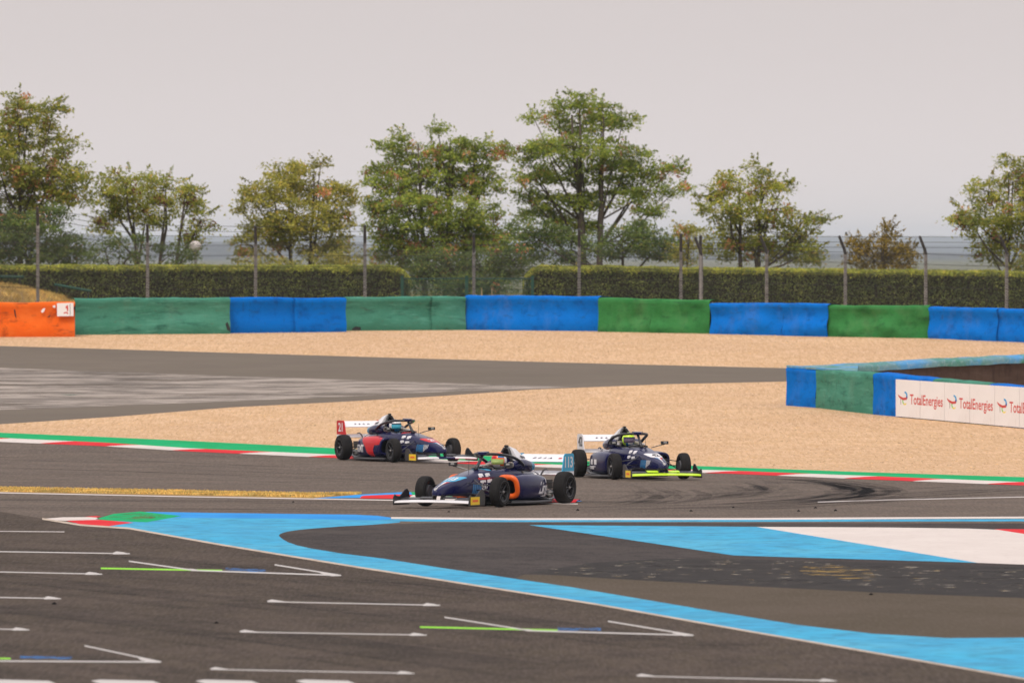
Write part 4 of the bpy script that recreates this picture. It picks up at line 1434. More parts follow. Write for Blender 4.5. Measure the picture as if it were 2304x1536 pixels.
# ------------------------------------------------------------------ trees
def tree(label, Y, base_u, lobes, mat, pods=None, pod_frac=.03, dens=1.0, leaf=.15, trunk_r=.13, trunks=None, name='tree', cat='tree', group='trees behind the hedge', droop=.5):
    zb = gz(Y)
    bx = P(base_u, 0, Y).x
    e = empty(name, Vector((bx, Y, zb)))
    o = Vector(e.location)
    br = MB()
    s = F / Y
    cs = []
    for (u, v, ru, rv) in lobes:
        c = P(u, v, Y)
        c.y += random.uniform(-1, 1) * min(1.4, ru / s * .8)
        cs.append((c - o, ru / s, rv / s))
    ztop = max(c.z for c, _, _ in cs)
    heads = trunks or [(base_u, 0)]
    stems = []
    for (tu, lean) in heads:
        x0 = P(tu, 0, Y).x - o.x
        k = 9
        pts = []
        for i in range(k):
            t = i / (k - 1)
            pts.append(Vector((x0 + lean * t + .1 * mnoise.noise(Vector((t * 3, tu, 0))), .12 * mnoise.noise(Vector((t * 3, tu, 5))), -.2 + t * (ztop * .93 + .2))))
        br.tube(pts, [trunk_r * (1 - .88 * i / (k - 1)) + .012 for i in range(k)], 8)
        stems.append(pts)
    LC, LN, PC = [], [], []
    for c, rx, rz in cs:
        st = min(stems, key=lambda p: abs(p[len(p) // 2].x - c.x))
        zz = max(.5, c.z * random.uniform(.45, .7))
        i = min(range(len(st)), key=lambda q: abs(st[q].z - zz))
        a = st[i]
        mid = a.lerp(c, .5) + Vector((random.uniform(-.12, .12), random.uniform(-.12, .12), -.10 * (c - a).length + .1))
        r0 = .02 + .045 * min(1, rx)
        br.tube([a, mid, c], [r0, r0 * .7, .014], 6)
        area = math.pi * rx * rz
        ncl = max(4, int(area * 30 * dens))
        for q in range(ncl):
            t = random.uniform(0, 2 * math.pi)
            rr = math.sqrt(random.random()) * random.uniform(.85, 1.1)
            p = c + Vector((rx * rr * math.cos(t), random.uniform(-1, 1) * min(rx, 1.1) * .8, rz * rr * math.sin(t)))
            if random.random() < .3:
                br.tube([c.lerp(p, .1), c.lerp(p, .6) + Vector((0, 0, .03)), p], [.014, .009, .005], 4, cap=False)
            nl = random.randint(36, 58)
            fan = Vector((p.x - c.x, p.y - c.y, 0))
            fan = fan.normalized() if fan.length > .01 else Vector((1, 0, 0))
            pr, pz = random.uniform(.16, .30), random.uniform(.07, .13)
            L = rng.normal(0, 1, (nl, 3)) * np.array([pr, pr, pz]) * .75
            L[:, 2] -= droop * .25 * (L[:, 0] ** 2 + L[:, 1] ** 2) / pr
            LC.append(np.array(p) + L)
            nn = np.zeros((nl, 3))
            nn[:, 2] = 1
            nn[:, 0] = fan.x * .4
            nn[:, 1] = fan.y * .4 - .3
            LN.append(nn)
            if pods and random.random() < pod_frac:
                npod = random.randint(12, 26)
                PC.append(np.array(p) + rng.normal(0, 1, (npod, 3)) * np.array([.11, .11, .10]) - np.array([0, .1, .05]))
    mid_x = sum(c.x for c, _, _ in cs) / len(cs)
    for c, rx, rz in cs:
        for q in range(random.randint(2, 5)):
            t = random.uniform(.05, .95) * math.pi if random.random() < .8 else random.uniform(0, 2 * math.pi)
            st_ = c + Vector((rx * .8 * math.cos(t), random.uniform(-.4, .4), rz * .8 * math.sin(t)))
            ln = random.uniform(.25, .5)
            dr = Vector((math.cos(t) * .9 + (.25 if c.x > mid_x else -.25), random.uniform(-.4, .4), max(-.1, math.sin(t)) * .8 + .1)).normalized()
            en = st_ + dr * ln
            br.tube([st_, st_.lerp(en, .5) + Vector((0, 0, .02)), en], [.009, .006, .003], 4, cap=False)
            nl = int(60 * ln)
            tt = rng.random(nl)
            LC.append(np.array(st_)[None] + np.outer(tt, np.array(dr * ln)) + rng.normal(0, 1, (nl, 3)) * np.array([.06, .06, .05]) * (1.15 - tt)[:, None])
            nn = np.zeros((nl, 3))
            nn[:, 2] = 1
            LN.append(nn)
    C, N = np.concatenate(LC), np.concatenate(LN)
    V, Q = leaf_quads(C, N, leaf * .84, .42, .75)
    npmesh('crown', V, Q, mat, e)['kind'] = 'stuff'
    if PC:
        C = np.concatenate(PC)
        V, Q = leaf_quads(C, np.tile([0, -1, .3], (len(C), 1)), .13, .45, .6)
        npmesh('seed_pods', V, Q, pods, e)['kind'] = 'stuff'
    br.build('trunk', 'bark', e, smooth=True)
    tag(e, label, cat, group)


tree('tall spreading tree at the left edge with rust seed pods', 318, 45,
     [(20, 300, 110, 42), (60, 255, 55, 30), (122, 243, 24, 16), (40, 222, 20, 16), (0, 380, 130, 45), (110, 395, 80, 38), (170, 385, 32, 18), (40, 445, 120, 38), (140, 330, 42, 26),
      (-60, 330, 80, 80), (-90, 440, 80, 50), (170, 440, 40, 25), (30, 500, 60, 20)], 'leaf_warm', 'seed_pod', .08, 1.0)
tree('dark bushy tree under the tall left tree', 314, 70,
     [(60, 545, 115, 50), (150, 565, 62, 38), (-40, 560, 90, 50), (115, 492, 48, 30), (20, 510, 60, 30)], 'leaf_dark', 'seed_pod', .03, 1.15, .13, .09)
tree('rounded tree with brown pods right of the tall left tree', 322, 330,
     [(285, 410, 68, 28), (372, 425, 66, 32), (255, 445, 50, 32), (425, 450, 34, 30), (330, 475, 80, 32), (452, 495, 28, 24), (430, 530, 30, 20), (235, 500, 35, 28)], 'leaf_warm', 'seed_pod_brown', .13, .9, .15, .08, [(312, -.2), (352, .3), (378, .6)])
tree('low leafy shrub at the foot of the rounded tree', 313, 270,
     [(235, 560, 50, 32), (310, 560, 60, 30), (390, 570, 50, 25), (430, 580, 25, 18)], 'leaf_dark', None, 0, .55, .13, .05, name='shrub', cat='shrub')
tree('yellowing olive tree standing alone left of the reddish tree', 320, 670,
     [(655, 385, 60, 24), (722, 367, 16, 15), (615, 428, 70, 32), (720, 435, 72, 32), (568, 450, 34, 22), (660, 488, 95, 40), (782, 440, 32, 24), (600, 518, 52, 36), (705, 540, 85, 36), (555, 548, 30, 26), (538, 470, 14, 8), (770, 490, 40, 26)],
     'leaf_olive', 'seed_pod', .02, 1.0, .15, .08, [(655, 0), (690, .25)])
tree('low olive shrub showing over the hedge under the olive tree', 311.5, 735,
     [(790, 578, 42, 26), (735, 585, 58, 20), (650, 590, 60, 14), (570, 590, 40, 14)], 'leaf_olive', None, 0, .8, .12, .05, name='shrub', cat='shrub')
tree('wide reddish-green tree with coral pods behind the hedge gap', 324, 985,
     [(880, 325, 26, 14), (905, 305, 12, 10), (985, 293, 18, 16), (950, 352, 80, 30), (1022, 340, 66, 30), (1098, 342, 40, 24), (880, 398, 58, 32), (980, 415, 105, 40), (1088, 405, 48, 36), (848, 450, 34, 28),
      (930, 475, 95, 36), (1048, 475, 78, 36), (868, 520, 45, 32), (1000, 535, 115, 45), (1098, 535, 58, 42), (905, 570, 68, 38), (832, 405, 18, 14)], 'leaf_green', 'seed_pod', .11, 1.05, .15, .12, [(960, -.3), (1000, .2), (1030, .6)])
tree('dark shrub filling the gap between the hedges', 309, 1050,
     [(1000, 600, 80, 42), (1085, 605, 75, 42), (960, 625, 50, 34), (1150, 590, 55, 40), (1060, 640, 90, 25)], 'leaf_dark', 'seed_pod', .05, 1.2, .13, .06, name='shrub', cat='shrub')
tree('tallest tree, broad and green, right of the hedge gap', 327, 1322,
     [(1302, 224, 36, 16), (1252, 243, 36, 18), (1355, 248, 50, 20), (1202, 268, 26, 11), (1402, 270, 34, 16), (1310, 280, 80, 26), (1300, 330, 115, 27), (1180, 343, 42, 18), (1225, 330, 48, 18), (1420, 350, 50, 22),
      (1310, 385, 128, 30), (1462, 390, 48, 22), (1520, 376, 26, 16), (1200, 398, 52, 20), (1430, 428, 68, 22), (1525, 425, 32, 16), (1250, 448, 68, 22), (1350, 450, 60, 24), (1188, 440, 28, 16), (1222, 488, 58, 22), (1462, 470, 38, 18), (1300, 505, 50, 26)],
     'leaf_green', 'seed_pod', .035, 1.05, .15, .15, [(1308, -.05), (1345, .2), (1325, -.6)])
tree('loose dark shrub under the tallest tree', 314, 1400,
     [(1200, 548, 48, 40), (1400, 545, 78, 36), (1482, 555, 58, 38), (1285, 560, 55, 32), (1180, 515, 36, 24), (1450, 515, 40, 20), (1250, 525, 40, 22)], 'leaf_dark', None, 0, 1.05, .14, .05, name='shrub', cat='shrub')
tree('sparse conical tree behind the start of the cranked fence', 320, 1690,
     [(1702, 385, 26, 20), (1660, 410, 48, 22), (1722, 428, 50, 24), (1622, 430, 28, 18), (1762, 420, 22, 18), (1640, 468, 68, 28), (1732, 472, 50, 24), (1590, 448, 18, 10), (1690, 518, 118, 32), (1812, 490, 28, 16), (1852, 500, 18, 10), (1802, 530, 44, 28), (1700, 562, 125, 28), (1812, 570, 48, 24)],
     'leaf_warm', 'seed_pod', .04, .85, .15, .1, [(1670, -.1), (1700, .2)])
tree('small yellow-green shrub between the tallest tree and the conical one', 312, 1545,
     [(1552, 518, 34, 18), (1540, 565, 34, 30)], 'leaf_olive', 'seed_pod', .05, 1.0, .13, .04, name='shrub', cat='shrub')
tree('small orange-brown tree alone against the hills', 315, 1985,
     [(1985, 560, 52, 28), (1995, 532, 20, 18), (1997, 510, 6, 5), (1932, 560, 28, 26), (2038, 582, 32, 24), (1980, 588, 68, 18)], 'leaf_orange', None, 0, .95, .14, .05)
tree('tree at the right edge with reddening leaves', 318, 2275,
     [(2282, 362, 40, 16), (2302, 400, 48, 36), (2222, 430, 48, 26), (2172, 480, 34, 18), (2262, 478, 68, 32), (2202, 508, 52, 24), (2292, 530, 66, 36), (2232, 568, 52, 28), (2305, 588, 50, 20), (2350, 450, 60, 80)], 'leaf_warm', 'seed_pod', .07, .9, .15, .1, [(2270, 0), (2310, .2)])


# ------------------------------------------------------------------ far hills
def hill(Y, vt, amp, seed, depth):
    n = 160
    X = np.linspace(-9000, 9000, n)
    V = []
    for x in X:
        top = CH - (vt - HZ) / F * Y
        h = top + amp * (mnoise.noise(Vector((x * .0015, seed, 0))) + .4 * mnoise.noise(Vector((x * .008, seed, 3))))
        V += [(x, Y - depth, -14), (x, Y - depth * .4, h * .55 - 3), (x, Y, h), (x, Y + depth * 1.5, -14)]
    Q = [(i * 4 + j, (i + 1) * 4 + j, (i + 1) * 4 + j + 1, i * 4 + j + 1) for i in range(n - 1) for j in range(3)]
    o = npmesh('hill', np.array(V), np.array(Q), 'hill_wood_hazed')
    o.data.polygons.foreach_set('use_smooth', np.ones(len(Q), bool))
    tag(o, kind='structure')


hill(21500, 531, 3.6, 3, 1500)
hill(15000, 551, 2.2, 9, 1000)

# haze
hz = MB().box((-9500, -160, -14.5), (9500, 26500, 60)).build('haze', None)
hm = bpy.data.materials.new('haze_air')
hm.use_nodes = True
ht = hm.node_tree
ht.nodes.clear()
ho = ht.nodes.new('ShaderNodeOutputMaterial')
hv = ht.nodes.new('ShaderNodeVolumePrincipled')
hv.inputs['Color'].default_value = (.80, .88, 1.0, 1)
hv.inputs['Density'].default_value = 5.5e-5
hv.inputs['Anisotropy'].default_value = 0.0
ht.links.new(hv.outputs[0], ho.inputs['Volume'])
hz.data.materials.append(hm)
tag(hz, 'pale haze in the air over the far hills', 'haze', kind='stuff')
#CARS

# ------------------------------------------------------------------ single-seater racing cars
def sec(x, zb, zt, hb, ht, e=4.0, n=32):
    zc, hz_ = (zb + zt) / 2, (zt - zb) / 2
    out = []
    for k in range(n):
        a = 2 * math.pi * k / n
        c, s = math.cos(a), math.sin(a)
        sy = math.copysign(abs(c) ** (2 / e), c)
        sz = math.copysign(abs(s) ** (2 / e), s)
        wd = hb + (ht - hb) * (sz + 1) / 2
        out.append(Vector((x, sy * wd, zc + sz * hz_)))
    return out


def sec2(x, yi, yo, zb, zt, e=3.2, n=28, dx=0.0):
    yc, hy = (yi + yo) / 2, abs(yo - yi) / 2
    zc, hz_ = (zb + zt) / 2, (zt - zb) / 2
    out = []
    for k in range(n):
        a = 2 * math.pi * k / n
        c, s = math.cos(a), math.sin(a)
        sz = math.copysign(abs(s) ** (2 / e), s)
        out.append(Vector((x + dx * sz, yc + math.copysign(abs(c) ** (2 / e), c) * hy, zc + sz * hz_)))
    return out


def smooth_stations(st, sub=3):
    """Catmull-Rom through rows of numbers, so lofts have no visible facets"""
    A = np.array(st, float)
    out = []
    for i in range(len(A) - 1):
        p0, p1, p2, p3 = A[max(i - 1, 0)], A[i], A[i + 1], A[min(i + 2, len(A) - 1)]
        for q in range(sub):
            t = q / sub
            r = .5 * (2 * p1 + (p2 - p0) * t + (2 * p0 - 5 * p1 + 4 * p2 - p3) * t * t + (3 * p1 - p0 - 3 * p2 + p3) * t ** 3)
            lo, hi = np.minimum(p1, p2), np.maximum(p1, p2)
            out.append(np.clip(r, lo, hi))
    out.append(A[-1])
    return out


def bvh_of(objs):
    V, Fc = [], []
    for o in objs:
        n = len(V)
        V += [v.co.copy() for v in o.data.vertices]
        Fc += [tuple(i + n for i in p.vertices) for p in o.data.polygons]
    return BVHTree.FromPolygons(V, Fc)


def decal(name, V2, Fc, org, ud, vd, cast, mat, parent, bvh, lift=.004, cuts=.035):
    """flat print laid on the bodywork: 2-D shape projected along cast onto the body"""
    org, ud, vd, cast = Vector(org), Vector(ud), Vector(vd), Vector(cast).normalized()
    bm = bmesh.new()
    vv = [bm.verts.new((v[0], v[1], 0)) for v in V2]
    for f in Fc:
        try:
            bm.faces.new([vv[i] for i in f])
        except ValueError:
            pass
    if cuts:
        xs = [v[0] for v in V2]; ys = [v[1] for v in V2]
        for ax, lo, hi in ((0, min(xs), max(xs)), (1, min(ys), max(ys))):
            k = int((hi - lo) / cuts)
            for q in range(1, k + 1):
                co = [0, 0, 0]; no = [0, 0, 0]
                co[ax] = lo + (hi - lo) * q / (k + 1); no[ax] = 1
                bmesh.ops.bisect_plane(bm, geom=bm.verts[:] + bm.edges[:] + bm.faces[:], plane_co=co, plane_no=no)
    dead = []
    for v in bm.verts:
        p = org + ud * v.co.x + vd * v.co.y
        hit, nrm, _, _ = bvh.ray_cast(p - cast * 1.5, cast)
        if hit is None:
            dead.append(v)
        else:
            v.co = hit - cast * lift
    if dead:
        bmesh.ops.delete(bm, geom=dead, context='VERTS')
    if not len(bm.faces):
        bm.free()
        return None
    me = bpy.data.meshes.new(name)
    bm.to_mesh(me)
    bm.free()
    return link(name, me, mat, parent, True)


def poly2(pts):
    return pts, [tuple(t) for t in tessellate_polygon([[Vector((p[0], p[1], 0)) for p in pts]])]


def make_car(label, loc, rz, pitch, liv):
    root = empty('racing_car', loc, rz)
    root.rotation_euler = (0, pitch, rz)
    side = liv['side']           # +1: the left side faces the camera
    # --- tub and nose
    st = [(2.52, .235, .285, .025, .02), (2.48, .215, .325, .075, .06), (2.38, .205, .362, .105, .085), (2.2, .198, .41, .135, .110), (1.88, .19, .483, .178, .150), (1.48, .18, .553, .215, .185),
          (1.1, .165, .605, .250, .215), (.8, .145, .638, .285, .245), (.55, .10, .652, .32, .275), (.2, .07, .655, .35, .30), (-.2, .06, .675, .37, .315), (-.42, .06, .68, .37, .31)]
    ss = smooth_stations(st, 3)
    rings = [sec(*r, e=4.4) for r in ss]

    def hole(i, k):
        x = ss[i][0]
        return -.36 < x < .52 and 6 <= k <= 9
    body = MB().loft(rings, True, hole).build('monocoque', 'car_navy', root, auto=48)
    # cockpit well
    w_ = MB()
    xs_ = [.50, .2, -.1, -.36]
    w_.loft([[Vector((x, .20, .63)), Vector((x, .19, .12)), Vector((x, -.19, .12)), Vector((x, -.20, .63))] for x in xs_], False, lambda i, k: k == 3).build('cockpit_well', 'black_hole', root)
    # padded headrest round the driver
    for s in (-1, 1):
        MB().tube([(.02, s * .235, .675), (-.15, s * .235, .70), (-.32, s * .20, .71), (-.38, s * .09, .71)], [.03, .045, .05, .05], 10, cap=True).build('headrest_pad', 'car_pad', root, smooth=True)
        MB().box((-.10, s * .275 - .02, .685), (.06, s * .275 + .02, .715)).build('headrest_label', 'car_white', root)
    # small windscreen lip
    MB().tube([(.56, -.2, .655), (.62, -.1, .675), (.64, 0, .68), (.62, .1, .675), (.56, .2, .655)], .018, 8).build('windscreen', 'car_carbon', root, smooth=True)
    # steering wheel rim seen through the halo
    MB().tube([(.42, .14, .56), (.40, .13, .66), (.39, 0, .69), (.40, -.13, .66), (.42, -.14, .56)], .018, 8).build('steering_wheel', 'car_carbon', root, smooth=True)

    # --- engine cover, shoulders, roll hoop
    st = [(-.40, .30, .84, .30, .085), (-.60, .25, .82, .31, .085), (-.85, .22, .75, .29, .075), (-1.15, .20, .66, .24, .06), (-1.45, .20, .57, .17, .045), (-1.72, .22, .47, .10, .03)]
    ec = MB().loft([sec(*r, e=2.6) for r in smooth_stations(st, 3)]).build('engine_cover', 'car_navy', root, auto=50)
    for s in (-1, 1):
        pod = MB().tube([(-.20, s * .245, .675), (-.28, s * .25, .69), (-.45, s * .25, .70), (-.70, s * .24, .69), (-.92, s * .22, .665), (-.99, s * .215, .66)], [.05, .085, .105, .108, .096, .09], 18, cap=True).build('shoulder_duct', 'car_navy', root, auto=50)
        MB().tube([(-.99, s * .215, .66), (-1.0, s * .215, .66)], [.08, .075], 18).build('duct_opening', 'black_hole', pod)
        for j in range(3):
            x = -.86 - j * .045
            MB().tube([(x, s * .223, .668), (x - .022, s * .222, .667)], [.104 - .003 * j, .1025 - .003 * j], 18, cap=False).build('stripe', 'car_cyan' if liv['num_bg'] != 'car_white' else 'car_midblue', pod, smooth=True)
    # roll hoop: black arch in front, white fin behind
    hoop = MB()
    arch = [(-.38, .135, .70), (-.40, .11, .83), (-.42, .07, .945), (-.435, .04, .995), (-.435, 0, 1.005)]
    arch += [(x, -y, z) for x, y, z in arch[-2::-1]]
    hoop.tube(arch, .026, 10)
    hoop.build('roll_hoop', 'car_carbon', root, smooth=True)
    MB().prism([(-.41, .13, .70), (-.42, .105, .83), (-.43, .065, .945), (-.43, 0, .985), (-.43, -.065, .945), (-.42, -.105, .83), (-.41, -.13, .70)], (-.035, 0, 0)).build('intake_screen', 'black_hole', root)
    rr = [[Vector((-.47, y, z)) for y, z in ((.23, .78), (.125, .95), (.05, 1.035), (-.05, 1.035), (-.125, .95), (-.23, .78))],
          [Vector((-.74, y, z)) for y, z in ((.22, .77), (.11, .92), (.04, .985), (-.04, .985), (-.11, .92), (-.22, .77))],
          [Vector((-.98, y, z)) for y, z in ((.18, .74), (.08, .84), (.03, .89), (-.03, .89), (-.08, .84), (-.18, .74))],
          [Vector((-1.20, y, z)) for y, z in ((.13, .68), (.05, .74), (.02, .77), (-.02, .77), (-.05, .74), (-.13, .68))]]
    fin = MB().loft(rr, True).build('roll_hoop_cover', 'car_white', root, auto=60)
    for s in (-1, 1):
        MB().prism([(-.66, s * .195, .83), (-.86, s * .175, .81), (-.86, s * .150, .845), (-.66, s * .165, .87)], (0, s * .006, .004)).build('lettering', 'car_grey', fin)
    cm = MB().box((-.47, -.02, 1.005), (-.41, .02, 1.06)).box((-.475, -.028, 1.03), (-.40, .028, 1.052)).build('onboard_camera', 'car_carbon', root)

    # --- side pods
    pods = {}
    for s in (-1, 1):
        st = [(.50, .30, .655, .15, .50), (.46, .29, .675, .12, .525), (.30, .27, .70, .09, .545), (0, .25, .72, .08, .555), (-.4, .2, .715, .08, .545), (-.75, .15, .66, .08, .515), (-1.05, .1, .50, .09, .46), (-1.3, .06, .34, .11, .40), (-1.48, .03, .22, .14, .34)]
        rings = [sec2(r[0], s * r[1], s * r[2], r[3], r[4], 3.4, 28, .05 if r[0] > .3 else 0) for r in smooth_stations(st, 3)]
        if s < 0:
            rings = [r[::-1] for r in rings]
        pod = MB().loft(rings, False).build('side_pod', 'car_navy', root, auto=50)
        pods[s] = pod
        # intake: a thick lip round a dark mouth
        lip = sec2(.50, s * .31, s * .665, .16, .505, 3.0, 28, .05)
        lp = MB()
        n = len(lip)
        c0 = sum(lip, Vector()) / n
        rg = []
        for k in range(n + 1):
            p = lip[k % n]
            q = (p - c0)
            q.x = 0
            q.normalize()
            rg.append([p + q * (math.cos(a) * (.052 if liv['lip'] == 'car_orange' else .034)) + Vector((math.sin(a) * .034, 0, 0)) for a in [2 * math.pi * j / 8 for j in range(8)]])
        lp.loft(rg, False)
        lp.build('intake_lip', liv['lip'], pod, smooth=True)
        r0 = sec2(.52, s * .325, s * .65, .175, .49, 3.0, 28, .05)
        r1 = sec2(.22, s * .36, s * .60, .22, .45, 3.0, 28)
        MB().loft([r0, r1], False).add(r1, [tuple(range(28))]).build('intake_mouth', 'black_hole', pod)
        # white edge line sweeping down to the gearbox
        MB().tube([(-.80, s * .36, .60), (-1.05, s * .33, .545), (-1.3, s * .27, .455), (-1.5, s * .2, .37)], [.008, .016, .016, .008], 6).build('edge_stripe', 'car_white', root, smooth=True)
    # --- floor, gearbox, diffuser
    MB().prism([(.75, .2, .035), (.62, .62, .035), (.3, .74, .035), (-.75, .76, .035), (-1.0, .56, .035), (-1.45, .5, .035), (-1.45, -.5, .035), (-1.0, -.56, .035), (-.75, -.76, .035), (.3, -.74, .035), (.62, -.62, .035), (.75, -.2, .035)], (0, 0, .02)).build('floor', 'car_carbon', root)
    for s in (-1, 1):
        MB().prism([(.6, s * .60, .055), (.3, s * .735, .055), (-.75, s * .755, .055), (-.95, s * .60, .055), (-.95, s * .60, .085), (-.75, s * .75, .075), (.3, s * .73, .075), (.6, s * .60, .075)], (0, s * .006, 0)).build('floor_edge', 'car_grey', root)
    MB().loft([sec(x, zb, zt, h, h, 5, 20) for x, zb, zt, h in ((-1.25, .12, .42, .16), (-1.6, .13, .42, .13), (-1.85, .16, .38, .10), (-2.0, .2, .34, .07))]).build('gearbox', 'car_grey', root, auto=40)
    MB().loft([[Vector((x, y, z)) for y, z in ((.46, z0), (.46, z0 + .02), (-.46, z0 + .02), (-.46, z0))] for x, z0 in ((-1.35, .05), (-1.7, .10), (-1.95, .20))]).build('diffuser', 'car_carbon', root)
    for s in (-1, 1):
        MB().tube([(-1.30, s * .42, .13), (-1.36, s * .44, .16), (-1.42, s * .43, .13)], [.05, .06, .04], 8).build('radiator_outlet', 'car_metal', root, smooth=True)
    MB().tube([(-1.98, 0, .31), (-2.03, 0, .31)], .04, 10).build('rain_light', 'car_red', root)

    # --- front wing
    def foil(y0, y1, x_le, chord, z, th, droop=0.0, n=8, rise=0.0):
        rings = []
        for i in range(n + 1):
            y = y0 + (y1 - y0) * i / n
            dz = rise * (1 - (y / .74) ** 2)
            pr = ((0, 0), (.05, th * .6), (.3, th), (.7, th * .75 + droop * .5), (1, droop), (.7, -th * .1 + droop * .4), (.3, -th * .35), (.05, -th * .35))
            rings.append([Vector((x_le - chord * a, y, z + b + dz)) for a, b in pr])
        return MB().loft(rings)
    fw = foil(-.735, .735, 2.64, .26, .088, .034, .030, 20, .016).build('front_wing', liv['wing'], root, auto=40)
    if liv.get('wing_mid'):
        foil(-.20, .20, 2.645, .265, .087, .038, .031, 6, .016).build('wing_centre', liv['wing_mid'], fw, auto=40)
    for s in (-1, 1):
        fl = foil(s * .11, s * .34, 2.42, .14, .165, .018, .03, 6).build('front_flap', liv['flap'], root, auto=40)
        foil(s * .34, s * .73, 2.40, .20, .14, .02, .04, 4).build('outer_flap', 'car_carbon', root, auto=40)
        MB().prism([(2.46, s * .085 - .012, .12), (2.30, s * .085 - .012, .12), (2.24, s * .085 - .012, .25), (2.38, s * .085 - .012, .26)], (0, .024, 0)).build('wing_pylon', 'car_carbon', root)
        ep = MB().prism([(2.66, s * .745 - .007, .045), (2.02, s * .745 - .007, .045), (2.0, s * .745 - .007, .17), (2.03, s * .745 - .007, .27), (2.10, s * .745 - .007, .325), (2.18, s * .745 - .007, .32), (2.40, s * .745 - .007, .195), (2.54, s * .745 - .007, .21), (2.60, s * .745 - .007, .235), (2.65, s * .745 - .007, .19)], (0, .014, 0)).build('front_endplate', 'car_carbon', root)
        MB().prism([(2.60, s * .755, .06), (2.24, s * .755, .06), (2.24, s * .755, .20), (2.60, s * .755, .20)], (0, s * .004, 0)).build('sticker', 'car_yellow', ep)
        MB().prism([(2.53, s * .760, .112), (2.31, s * .760, .112), (2.31, s * .760, .15), (2.53, s * .760, .15)], (0, s * .002, 0)).build('sticker_print', 'car_orange', ep)

    # --- rear wing
    rw = empty('rear_wing')
    rw.parent = root

    def plane(x0, z0, x1, z1, th, half, name, mat):
        d = Vector((x1 - x0, 0, z1 - z0))
        nrm = Vector((-d.z, 0, d.x)).normalized() * -1
        rings = []
        for y in (-half, half):
            rings.append([Vector((x0, y, z0)) + d * a + nrm * (b * th) + Vector((0, 0, -.025 * math.sin(math.pi * a))) for a, b in ((0, 0), (.08, .5), (.5, .6), (1, .1), (1, -.1), (.5, -.4), (.08, -.5))])
        return MB().loft(rings).build(name, mat, rw, auto=40)
    mp = plane(-1.80, .735, -2.14, .86, .03, .485, 'main_plane', 'car_white')
    bp = plane(-1.82, .50, -2.04, .565, .025, .485, 'beam_plane', 'car_white')
    tv, tf = text_mesh('F F S A', .105, .003, .25, 1.25)
    bv = bvh_of([mp])
    decal('lettering', tv, tf, (-1.955, 0, .9), (0, 1, 0), (-.93, 0, 0), (0, 0, -1), 'car_navy', rw, bv, .006, None)
    decal('lettering', *poly2([(-.03, -.03), (.03, -.03), (.03, .03), (-.03, .03)]), (-1.955, .36, .9), (0, 1, 0), (-1, 0, 0), (0, 0, -1), 'car_red', rw, bv, .006, None)
    for s in (-1, 1):
        y0 = s * .495 - .008
        prof = [(-1.74, .56), (-1.83, .85), (-1.88, .88), (-2.20, .88), (-2.235, .85), (-2.235, .56)]
        epp = MB().prism([(x, y0, z) for x, z in prof], (0, .016, 0)).build('endplate', liv['num_bg'], rw)
        MB().prism([(x, y0, z) for x, z in ((-1.74, .48), (-1.74, .557), (-2.235, .557), (-2.235, .48))], (0, .016, 0)).build('endplate_foot', 'car_white', rw)
        tv, tf = text_mesh(liv['num'], .30, .008, 0, .95)
        xs = [v[0] for v in tv]; w0 = max(xs) - min(xs)
        k = .34 / w0 if w0 > .34 else 1
        V = [Vector((-1.995 - s * v[0] * k, s * .5075, .715 + v[1] * .9)) for v in tv]
        pydata('number', V, tf, liv['num_fg'], epp)
        MB().tube([(-1.52, s * .14, .40), (-1.60, s * .14, .50), (-1.70, s * .14, .575), (-1.80, s * .14, .60), (-1.90, s * .14, .58)], [.022, .02, .02, .018, .015], 8, .7).build('wing_support', 'car_carbon', rw, smooth=True)
        MB().tube([(-1.50, s * .14, .36), (-1.53, s * .14, .42)], .025, 8).build('support_mount', 'car_orange', rw, smooth=True)

    # --- wheels and suspension
    for (ax, yw, Rr, wd, front) in ((1.375, .735, .27, .205, True), (-1.375, .72, .2875, .25, False)):
        for s in (-1, 1):
            wh = empty('wheel', (ax, s * yw, Rr - .004))
            wh.parent = root
            if front:
                wh.rotation_euler = (0, 0, liv['steer'])
            h = wd / 2
            prof = [(-h + .016, .168), (-h + .002, .185), (-h, .205), (-h + .006, Rr - .04), (-h + .022, Rr - .014), (-h + .05, Rr - .003), (-h * .3, Rr), (h * .3, Rr), (h - .05, Rr - .003), (h - .022, Rr - .014), (h - .006, Rr - .04), (h, .205), (h - .002, .185), (h - .016, .168)]
            MB().lathe(prof, (0, 0, 0), 48).build('tyre', 'rubber', wh, auto=35)
            rim = MB()
            o_ = s
            rim.lathe([(o_ * (h - .014), .170), (o_ * (h - .02), .158), (o_ * (h - .055), .150), (-o_ * (h - .02), .150), (-o_ * (h - .014), .168)], (0, 0, 0), 40)
            rim.lathe([(o_ * (h - .085), .150), (o_ * (h - .10), .0)], (0, 0, 0), 32)
            for k in range(8):
                a = 2 * math.pi * k / 8
                c, sn = math.cos(a), math.sin(a)
                rim.tube([Vector((c * .035, o_ * (h - .045), sn * .035)), Vector((c * .09, o_ * (h - .05), sn * .09)), Vector((c * .152, o_ * (h - .04), sn * .152))], [.016, .013, .013], 6)
            rim.tube([(0, o_ * (h - .09), 0), (0, o_ * (h - .03), 0)], [.05, .04], 14)
            rim.build('rim', 'car_carbon', wh, auto=40)
            MB().tube([(0, o_ * (h - .03), 0), (0, o_ * (h - .012), 0)], [.022, .018], 6).build('wheel_nut', 'car_metal', wh)
            MB().lathe([(o_ * (h + .0008), .192), (o_ * (h + .0008), .199)], (0, 0, 0), 48).build('sidewall_ring', 'car_grey', wh)
            MB().tube([(0, -o_ * (h - .05), 0), (0, -o_ * h, 0)], [.12, .11], 20).build('brake_disc', 'car_grey', wh)
            # wishbones
            yi = .20 if front else .14
            yo = yw - h
